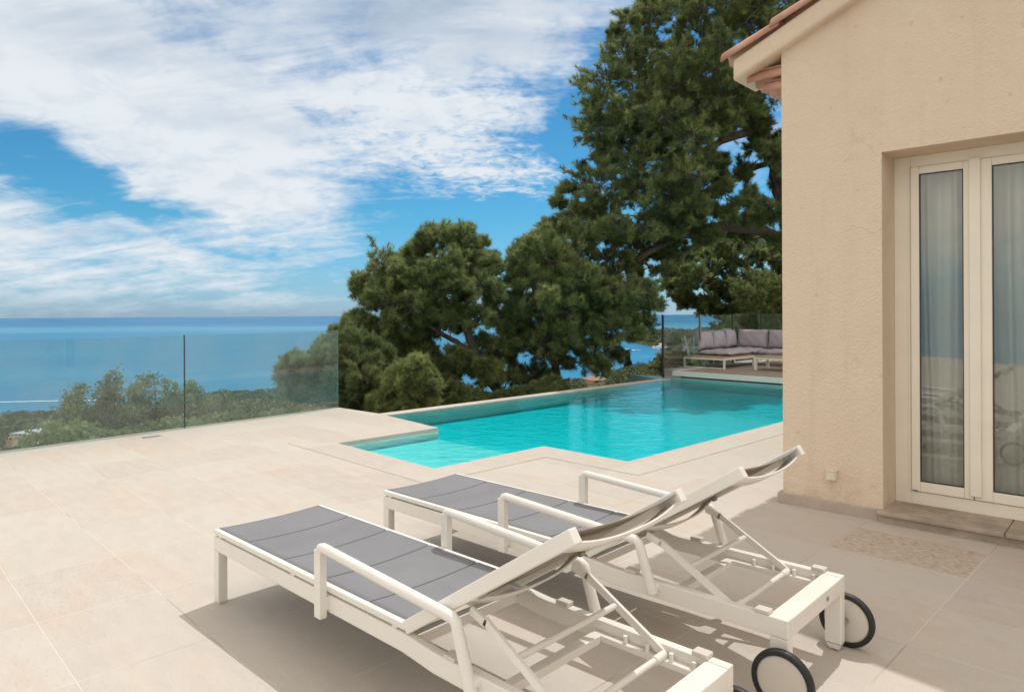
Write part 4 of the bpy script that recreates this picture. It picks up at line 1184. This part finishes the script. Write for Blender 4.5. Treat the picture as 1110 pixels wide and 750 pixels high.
# thin bead lines around the frame
mb.box(.775, .786, yd - .006, yd - .0005, .165, 2.335)
mb.build('frame', M_cream, door, bevel=.003)
def casement(s1, s2, gl1, gl2):
    m2 = MB(); ya, yb = yd - .012, yd + .05; zb, zt2, g0, g1 = .167, 2.336, .232, 2.288
    m2.box(s1, gl1, ya, yb, zb, zt2); m2.box(gl2, s2, ya, yb, zb, zt2); m2.box(gl1 + .0003, gl2 - .0003, ya, yb, zb, g0); m2.box(gl1 + .0003, gl2 - .0003, ya, yb, g1, zt2)
    c = m2.build('casement', M_cream, door, bevel=.004)
    m3 = MB()
    for (a, b_, z1, z2) in ((gl1, gl1 + .007, g0, g1), (gl2 - .007, gl2, g0, g1), (gl1 + .0075, gl2 - .0075, g0, g0 + .007), (gl1 + .0075, gl2 - .0075, g1 - .007, g1)):
        m3.box(a, b_, ya + .010, ya + .022, z1, z2)
    m3.build('gasket', M_dark, c)
    m4 = MB(); m4.box(gl1 + .001, gl2 - .001, ya + .014, ya + .020, g0 + .001, g1 - .001); m4.build('pane', M_pane, c)
casement(.793, 1.146, .843, 1.095); casement(1.150, 1.947, 1.248, 1.885)
mb = MB(); mb.box(1.128, 1.190, yd - .030, yd - .0125, .19, 2.345); mb.build('cover_strip', M_cream, door, bevel=.005)
mb = MB()
mb.box(.80, .83, yd - .0165, yd - .0125, .168, .176)
mb.build('hinge', M_steel, door)
# curtains
def curtain(label, s1, s2, seed, y=yd + .16):
    rd_ = random.Random(seed); ph = [rd_.uniform(0, 6) for _ in range(5)]
    def fn(u, v):
        s_ = s1 + (s2 - s1) * u; z = .09 + (2.55 - .09) * v
        a = .030 * math.sin(u * (s2 - s1) * 42 + ph[0] + .5 * math.sin(v * 3 + ph[1])) + .014 * math.sin(u * (s2 - s1) * 95 + ph[2] + v * 1.1)
        a *= .75 + .35 * math.sin(v * 2.2 + ph[3])
        return (s_ + .012 * math.sin(v * 4 + u * 9 + ph[4]), y + a, z)
    mb = MB(); mb.grid(fn, 120, 16); o = mb.build('curtain', M_curt, None, solid=.002)
    o.location = (Cc[0], Cc[1], 0); o.rotation_euler = (0, 0, HR); tag(o, label, 'curtain', 'curtains behind the door')
m_, t_, b_c, oc_ = mat('pale_curtain_cloth')
t_.set(b_c, 'Base__Color', t_.ramp(t_.noise(oc_, 3, 3), [(.3, (.80, .81, .75)), (.7, (.86, .87, .81))])); b_c.inputs['Roughness'].default_value = .9
M_curt = m_
curtain('pale pleated curtain behind the narrow left leaf of the glazed door', .70, 1.14, 5)
curtain('pale pleated curtain behind the wide right leaf of the glazed door', 1.19, 2.02, 9)

# ------------------------------------------------------------------ sun lounger
LW = .58; LL = 2.35
def make_lounger():
    root = empty('sun_lounger', (0, 0, 0))
    # lower frame
    mb = MB()
    rz0, rz1 = .235, .303; rt = .035
    for v in (0, LW - rt):
        pr = [(0, .250), (1.46, .250), (1.62, rz0), (LL, rz0), (LL, rz1), (1.62, rz1), (1.46, .315), (0, .315)]
        mb.add([(a, v, b_) for a, b_ in pr] + [(a, v + rt, b_) for a, b_ in pr], [tuple(range(8)), tuple(range(15, 7, -1))] + [(k, k + 8, (k + 1) % 8 + 8, (k + 1) % 8) for k in range(8)])
    mb.box(0, .035, rt + .001, LW - rt - .001, .250, .316)
    mb.box(LL - .075, LL, rt + .001, LW - rt - .001, rz0, rz1 - .0015)
    mb.box(.75, .785, rt + .001, LW - rt - .001, .262, .300)
    mb.box(1.44, 1.48, rt + .001, LW - rt - .001, .255, .295)
    mb.build('frame', M_white, root, bevel=.004)
    # adjustment rack
    mb = MB()
    for v in (rt + .001, LW - rt - .031): mb.box(1.86, LL - .076, v, v + .03, .248, .268)
    mb.box(1.86, 1.90, rt + .032, LW - rt - .032, .242, .270)
    rk = mb.build('adjustment_rack', M_white, root, bevel=.003)
    for s_ in (1.99, 2.075, 2.165, 2.245):
        for v in (rt + .016, LW - rt - .016):
            m2 = MB(); m2.tube([(s_, v, .268), (s_, v, .292)], .008, 10); m2.build('peg', M_white, rk)
    # pads on the rails
    for s_ in (1.70, 2.255):
        for v in (0, LW - rt):
            m2 = MB(); m2.box(s_ - .027, s_ + .027, v - .003, v + rt + .003, .3035, .318); m2.build('bumper_pad', M_hub, root, bevel=.003)
    # legs
    for v in (0, LW - .045):
        m2 = MB(); m2.box(0, .05, v, v + .045, .008, .2495); o = m2.build('leg', M_white, root, bevel=.004)
        m3 = MB(); m3.box(.004, .046, v + .004, v + .041, 0, .0075); m3.build('foot_cap', M_hub, o)
    for v in (0, LW - .045):
        m2 = MB()
        m2.box(LL - .065, LL, v, v + .045, .03, rz0 - .0005)
        m2.add([(LL - .065, v, .03), (LL - .065, v + .045, .03), (LL, v + .045, .03), (LL, v, .03), (LL - .05, v + .005, .006), (LL - .05, v + .04, .006), (LL - .012, v + .04, .006), (LL - .012, v + .005, .006)],
               [(0, 1, 5, 4), (1, 2, 6, 5), (2, 3, 7, 6), (3, 0, 4, 7), (4, 5, 6, 7)])
        m2.build('leg', M_white, root, bevel=.004)
    m2 = MB(); m2.tube([(LL - .004, .38, .268), (LL + .004, .38, .268)], .009, 10); m2.build('bolt', M_steel, root)
    # wheels
    for v, sg in ((-.036, -1), (LW + .036, 1)):
        wc = empty('wheel', (LL - .005, v, .108)); wc.parent = root
        def lathe(prof_, m, nm, seg=40):
            mm = MB(); n_p = len(prof_)
            vs = [(r_ * cos(2 * math.pi * k / seg), y, r_ * sin(2 * math.pi * k / seg)) for k in range(seg) for (r_, y) in prof_]
            fs = [(k * n_p + i, k * n_p + i + 1, ((k + 1) % seg) * n_p + i + 1, ((k + 1) % seg) * n_p + i) for k in range(seg) for i in range(n_p - 1)]
            mm.add(vs, fs, 0, True)
            return mm.build(nm, m, wc)
        lathe([(.089, -.014), (.101, -.0155), (.1075, -.010), (.108, 0), (.1075, .010), (.101, .0155), (.089, .014), (.088, .0), (.089, -.014)], M_rubber, 'tyre')
        lathe([(.001, -.011), (.03, -.011), (.082, -.0095), (.0895, -.008), (.0895, .008), (.082, .0095), (.03, .011), (.001, .011)], M_hub, 'hub')
        mm = MB(); mm.tube([(0, -sg * .036, 0), (0, -sg * .0105, 0)], .012, 12); mm.build('axle', M_steel, wc)
    # seat frame + fabric
    mb = MB()
    for v in (0, LW - .028): mb.box(.0, 1.475, v, v + .028, .3245, .348)
    mb.box(.002, .020, .029, LW - .029, .3200, .331)
    for s_ in (.045, .72, 1.40):
        for v in (.002, LW - .030): mb.box(s_, s_ + .03, v, v + .028, .3155, .324)
    mb.build('seat_frame', M_white, root, bevel=.005)
    def sling(s_a, s_b, z, sag, nm, m, parent, xf=lambda p: p, seams=(), e0=.75):
        mb = MB()
        def fn(u, w):
            s_ = s_a + (s_b - s_a) * u; y = .022 + (LW - .044) * w
            k = (1 - (2 * w - 1) ** 2); ends = e0 + (1 - e0) * math.sin(math.pi * u)
            zz = z - sag * k * ends
            for sm in seams:
                d = abs(s_ - sm)
                if d < .007: zz -= .0025
            return xf((s_, y, zz))
        us = sorted(set([i / 60 for i in range(61)] + [(sm - s_a + d) / (s_b - s_a) for sm in seams for d in (-.008, -.004, 0, .004, .008)]))
        nw = 14; vs = [fn(u, j / nw) for u in us for j in range(nw + 1)]; w__ = nw + 1
        mb.add(vs, [(i * w__ + j, (i + 1) * w__ + j, (i + 1) * w__ + j + 1, i * w__ + j + 1) for i in range(len(us) - 1) for j in range(nw)], 0, True)
        return mb.build(nm, m, parent, solid=.003)
    sf = sling(.006, 1.472, .3475, .011, 'seat_fabric', M_sling, root, seams=(.30, .62, .93, 1.24))
    mb = MB()
    for sm in (.30, .62, .93, 1.24):
        pts = [(sm, .022 + (LW - .044) * j / 14, .3475 - .011 * (1 - (2 * j / 14 - 1) ** 2) * (.75 + .25 * math.sin(math.pi * (sm - .012) / 1.46)) + .0006) for j in range(15)]
        mb.tube(pts, .0010, 4, cap=False)
    for v in (.045, LW - .045): mb.tube([(.02, v, .3475 - .011 * .29 * .76), (.75, v, .3475 - .011 * .29), (1.46, v, .3475 - .011 * .29 * .76)], .0013, 4, cap=False)
    mb.build('stitching', M_seam, sf)
    # backrest
    h0 = Vector((1.475, 0, .334)); ang = math.atan2(.455, .705); ux, uz = cos(ang), sin(ang)
    def bx(p): t_, v, w = p; return (h0.x + ux * t_ - uz * w, v, h0.z + uz * t_ + ux * w)
    BL = .845
    mb = MB()
    for v in (-.001, LW - .034): mb.box(.0, BL, v, v + .035, -.022, .022, xf=bx)
    bk = mb.build('backrest', M_white, root, bevel=.004)
    def bs(p): return bx((p[0], p[1], p[2]))
    sb_ = sling(.01, BL - .008, .012, .026, 'backrest_fabric', [M_sling, M_slingb], bk, bs, (), .6)
    md = sb_.modifiers[0]; md.thickness = .003; md.offset = 0; md.use_rim = True; md.material_offset = 1; md.material_offset_rim = 1
    sb_['_'] = 1; del sb_['_']
    # curved cross plates
    def arch(t0, wd, sag, nm):
        mb = MB(); n_ = 20; vs = []
        for i in range(n_ + 1):
            w = i / n_; v = .034 + (LW - .069) * w
            k = 1 - abs(2 * w - 1) ** 2.4
            for (a, b_) in ((t0 - wd / 2, 0), (t0 + wd / 2, 0), (t0 + wd / 2, -.008), (t0 - wd / 2, -.008)):
                vs.append(bx((a, v, -.012 - sag * k + b_)))
        fs = []
        for i in range(n_):
            for j in range(4): fs.append((i * 4 + j, i * 4 + (j + 1) % 4, (i + 1) * 4 + (j + 1) % 4, (i + 1) * 4 + j))
        mb.add(vs, fs, 0, True); mb.add(vs[:4], [(3, 2, 1, 0)]); mb.add(vs[-4:], [(0, 1, 2, 3)])
        return mb.build(nm, M_white, bk)
    arch(BL - .055, .07, .026, 'cross_plate'); arch(.33, .05, .036, 'cross_plate')
    for v in (.045, LW - .045):
        mb = MB(); mb.tube([bx((.375, v - .012, -.02)), bx((.375, v + .012, -.02))], .010, 10); mb.build('bolt', M_steel, bk)
    # prop struts
    st = MB(); st_t = (1.757, .465); st_b = (2.135, .268)
    for v in (.040, LW - .040):
        st.bar((st_t[0], v, st_t[1]), (st_t[0] + .07, v, st_t[1] - .022), .012, .026); st.bar((st_t[0] + .062, v, st_t[1] - .014), (st_b[0], v, st_b[1] + .006), .012, .026)
    st.tube([(1.945, .0466, .378), (1.945, LW - .0466, .378)], .011, 10)
    st.tube([(2.135, .050, .276), (2.135, LW - .050, .276)], .011, 10)
    for v in (.075, LW - .075): st.tube([(2.135, v - .028, .276), (2.135, v + .028, .276)], .0145, 12)
    st.build('support_strut', M_white, root)
    # armrests
    for v, sg in ((-.024, -1), (LW + .024, 1)):
        mb = MB(); s_f, s_r, zf, zr_ = .995, 1.755, .500, .458
        pts = [(s_f, v, zf - .018), (s_f + .006, v, zf - .004), (s_f + .022, v, zf), (s_r - .012, v, zr_), (s_r + .006, v, zr_ - .012), (s_r + .010, v, zr_ - .03)]
        mb.tube(pts, .0185, 14)
        vs = []
        # flattened front post
        mb.box(s_f - .021, s_f + .021, v - .014, v + .014, .235, zf - .012)
        mb.box(s_f - .021, s_f + .021, v - sg * .0141, v - sg * .0238 if True else 0, .262, .312) if sg < 0 else mb.box(s_f - .021, s_f + .021, v - .0238, v - .0141, .262, .312)
        mb.tube([(s_r + .008, v, zr_ - .02), (s_r + .068, v, .262)], [.0185, .021], 14)
        mb.tube([(s_r + .060, v - sg * .024, .282), (s_r + .060, v - sg * .004, .282)], [.026, .022], 14)
        mb.build('armrest', M_white, root, bevel=.0)
    return root
M_seam = simple('dark_thread', (.16, .16, .17), .9)
lg = make_lounger()
lang = R(-43.5)
lg.location = (-1.432, 3.309, 0); lg.rotation_euler = (0, 0, lang)
tag(lg, 'nearer white framed sun lounger with grey sling and raised back', 'sun lounger', 'sun loungers on the terrace')
l2 = copy_tree(lg); l2.location = (-.753, 4.016, 0)
l2['label'] = 'farther white framed sun lounger closest to the pool, its wheels showing'

# small floor drain fitting near the balustrade
p = G(164, 473.5); mb = MB(); mb.box(-.09, .09, -.03, .03, .001, .006); o = mb.build('floor_light', M_steel, None, bevel=.002); o.location = (p[0], p[1], 0); o.rotation_euler = (0, 0, math.atan2(fd.y, fd.x))
tag(o, 'small steel fitting set in the paving near the glass joint', 'floor fitting')

# ------------------------------------------------------------------ haze
mb = MB(); mb.box(-21500, 21500, -3500, 21500, -117, 16.0)
mz = D.materials.new('air'); mz.use_nodes = True; t = NT(mz.node_tree); mz.node_tree.nodes.clear()
out = t.n('OutputMaterial'); pv = t.n('VolumePrincipled', Color=c4(.55, .8, 1.0), Density=.5e-5, Anisotropy=.0)
t.set(out, 'Volume', pv.outputs[0])
hz = mb.build('haze', mz); tag(hz, 'thin blue sea haze', 'haze', kind='stuff')

# ------------------------------------------------------------------ light
SAZ = R(33.0); SEL = R(62.5)     # azimuth from +Y towards +X
sd = D.lights.new('sun', 'SUN'); sd.energy = 2.2; sd.angle = R(.53); sd.color = (1, .98, .95)
so = D.objects.new('sun', sd); COL.objects.link(so)
dirv = Vector((math.sin(SAZ) * cos(SEL), cos(SAZ) * cos(SEL), math.sin(SEL)))
so.rotation_euler = (-dirv).to_track_quat('-Z', 'Y').to_euler()

w = D.worlds.new('World'); sc.world = w; w.use_nodes = True; t = NT(w.node_tree); w.node_tree.nodes.clear()
out = t.n('OutputWorld'); bg = t.n('Background', Strength=.1)
sky = t.n('TexSky', _sky_type='NISHITA'); sky.sun_disc = False; sky.sun_elevation = SEL; sky.sun_rotation = SAZ
sky.altitude = 100; sky.air_density = 1.0; sky.dust_density = .4; sky.ozone_density = 2.2
tc = t.n('TexCoord').outputs['Generated']
nv = t.n('VectorMath', i0=tc, _operation='NORMALIZE').outputs[0]
sp_ = t.n('SeparateXYZ', Vector=nv); X, Y_, Z = sp_.outputs
az = t.m('ARCTAN2', X, Y_); el = t.m('ARCSINE', Z)
ae = t.n('CombineXYZ', X=az, Y=el, Z=0.0).outputs[0]
zz = t.m('ADD', t.m('MAXIMUM', Z, 0.0), .30)
pc = t.n('CombineXYZ', X=t.m('DIVIDE', X, zz), Y=t.m('DIVIDE', Y_, zz), Z=0.0).outputs[0]
# gentle warp of the cloud-mask coordinates
wn = t.n('TexNoise', Vector=pc, Scale=1.6, Detail=5.0, Roughness=.6).outputs[1]
wv = t.n('VectorMath', i0=t.n('VectorMath', i0=wn, i1=(.5, .5, .5), _operation='SUBTRACT').outputs[0], i1=(.22, .12, 0), _operation='MULTIPLY').outputs[0]
aew = t.n('VectorMath', i0=ae, i1=wv, _operation='ADD').outputs[0]
def blob(px, py, rx, ry, rot=0):
    u = (px - 555) / 750; v = (338 - py) / 750
    a = math.atan(u); e = math.atan(v / math.sqrt(1 + u * u))
    k = 1 / math.sqrt(1 + u * u)
    mp = t.n('Mapping', Vector=aew, _vector_type='TEXTURE', Location=(a, e, 0), Rotation=(0, 0, R(rot)), Scale=(rx / 750 * k, ry / 750 * k, 1))
    g = t.n('TexGradient', _gradient_type='SPHERICAL', Vector=mp.outputs[0]).outputs[1]
    return t.m('POWER', g, .7)
def total(blobs):
    acc = None
    for (wt, *b_) in blobs:
        x = t.m('MULTIPLY', blob(*b_), wt); acc = x if acc is None else t.m('ADD', acc, x)
    return acc
cov = total([(1.0, 60, 60, 330, 110, -20), (1.0, 300, 40, 360, 130, 0), (1.1, 270, 180, 260, 90, -30), (.9, 560, 50, 190, 80, -5), (.75, 480, 160, 150, 60, -12), (.55, 560, 190, 110, 30, -10),
             (.75, 60, 250, 260, 60, -8), (.6, 220, 260, 150, 55, -20), (.5, 40, 310, 330, 28, 0), (.32, 350, 255, 110, 28, -10), (.4, 680, 10, 90, 22, 0), (.5, -250, 150, 350, 250, 0), (.6, 900, 60, 200, 120, 0), (.35, 300, 318, 260, 14, 0),
             (.35, 575, 228, 40, 10, 0)])
gap = total([(.75, 70, 178, 110, 34, -20), (.7, 190, 222, 90, 22, -25), (1.0, 440, 268, 180, 60, 8), (.7, 560, 250, 110, 50, 0), (.6, 640, 100, 55, 70, 0), (.45, 560, 92, 70, 18, -12), (.5, 265, 268, 60, 18, 0), (.6, 400, 215, 55, 30, 0), (.5, 625, 150, 40, 40, 0)])
st1 = t.n('Mapping', Vector=pc, Rotation=(0, 0, R(52)), Scale=(.55, 1.9, 1)).outputs[0]
fb = t.noise(st1, 3.4, 10, .62, .5)
fb2 = t.noise(pc, 7.5, 9, .64, .5)
rip = t.noise(t.n('Mapping', Vector=pc, Rotation=(0, 0, R(-20)), Scale=(1, 1.4, 1)).outputs[0], 24, 6, .6, .6)
ripm = total([(1, 500, 160, 190, 85, -12), (.7, 600, 200, 120, 50, 0), (.5, 600, 60, 120, 60, 0)])
tintr = t.ramp(t.rng(el, 0, .5, 0, 1, False), [(0, (.50, .80, 1.35)), (.1, (.42, .78, 1.12)), (.26, (.30, .80, 1.0)), (.7, (.27, .77, .98))])
skyc = t.mix(1.0, sky.outputs[0], tintr, 'MULTIPLY')
outm = t.m('MAXIMUM', t.rng(el, .50, .75), t.rng(t.m('ABSOLUTE', az), .78, 1.05))  # unseen sky overhead and behind the camera: cloud cover added as fill light
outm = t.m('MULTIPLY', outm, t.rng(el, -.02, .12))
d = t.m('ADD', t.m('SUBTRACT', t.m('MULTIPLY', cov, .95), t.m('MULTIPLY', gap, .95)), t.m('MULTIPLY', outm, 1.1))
d = t.m('ADD', d, t.m('MULTIPLY', t.m('SUBTRACT', fb, .5), 2.3)); d = t.m('ADD', d, t.m('MULTIPLY', t.m('SUBTRACT', fb2, .5), 1.2))
d = t.m('ADD', d, t.m('MULTIPLY', t.m('MULTIPLY', t.m('SUBTRACT', rip, .52), 2.2), t.m('MINIMUM', ripm, 1.0)))
dens = t.rng(d, -.08, 1.12, 0, .97)
hor = t.rng(el, 0.0, .05)
dens = t.m('MULTIPLY', dens, t.m('ADD', t.m('MULTIPLY', hor, .65), .35))
# cloud brightness: grey bases overhead, bright elsewhere
grey = total([(.9, 500, 20, 200, 70, 0), (.75, 210, 60, 170, 70, -15), (.5, 380, 10, 160, 60, 0), (.4, 60, 20, 120, 50, 0), (.4, 640, 55, 60, 40, 0), (.35, 90, 240, 150, 20, -5)])
gn = t.noise(st1, 3.1, 8, .6, .3)
gf = t.m('MULTIPLY', t.m('MINIMUM', grey, 1.0), t.rng(gn, .35, .62))
ccol = t.mix(gf, (7.9, 8.3, 8.7), (4.2, 5.1, 6.2))
ccol = t.mix(t.rng(t.noise(pc, 9.0, 8, .62, .4), .42, .66, 0, .45), ccol, (5.6, 6.5, 7.5))
ccol = t.mix(1.0, ccol, t.mix(outm, (1, 1, 1), (1.44, 1.26, 1.08)), 'MULTIPLY')  # added off-view clouds made brighter and warmer to lift and warm the shade
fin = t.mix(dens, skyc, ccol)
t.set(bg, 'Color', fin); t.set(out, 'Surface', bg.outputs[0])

# ------------------------------------------------------------------ render settings
sc.view_settings.view_transform = 'Standard'; sc.view_settings.look = 'None'; sc.view_settings.exposure = .05; sc.view_settings.gamma = 1
sc.cycles.max_bounces = 10; sc.cycles.diffuse_bounces = 4; sc.cycles.transparent_max_bounces = 24; sc.cycles.volume_bounces = 0
sc.cycles.use_denoising = True
try: sc.cycles.denoiser = 'OPENIMAGEDENOISE'
except Exception: pass
sc.cycles.sample_clamp_indirect = 6
sc.cycles.caustics_reflective = False; sc.cycles.caustics_refractive = False
sc.render.use_persistent_data = False
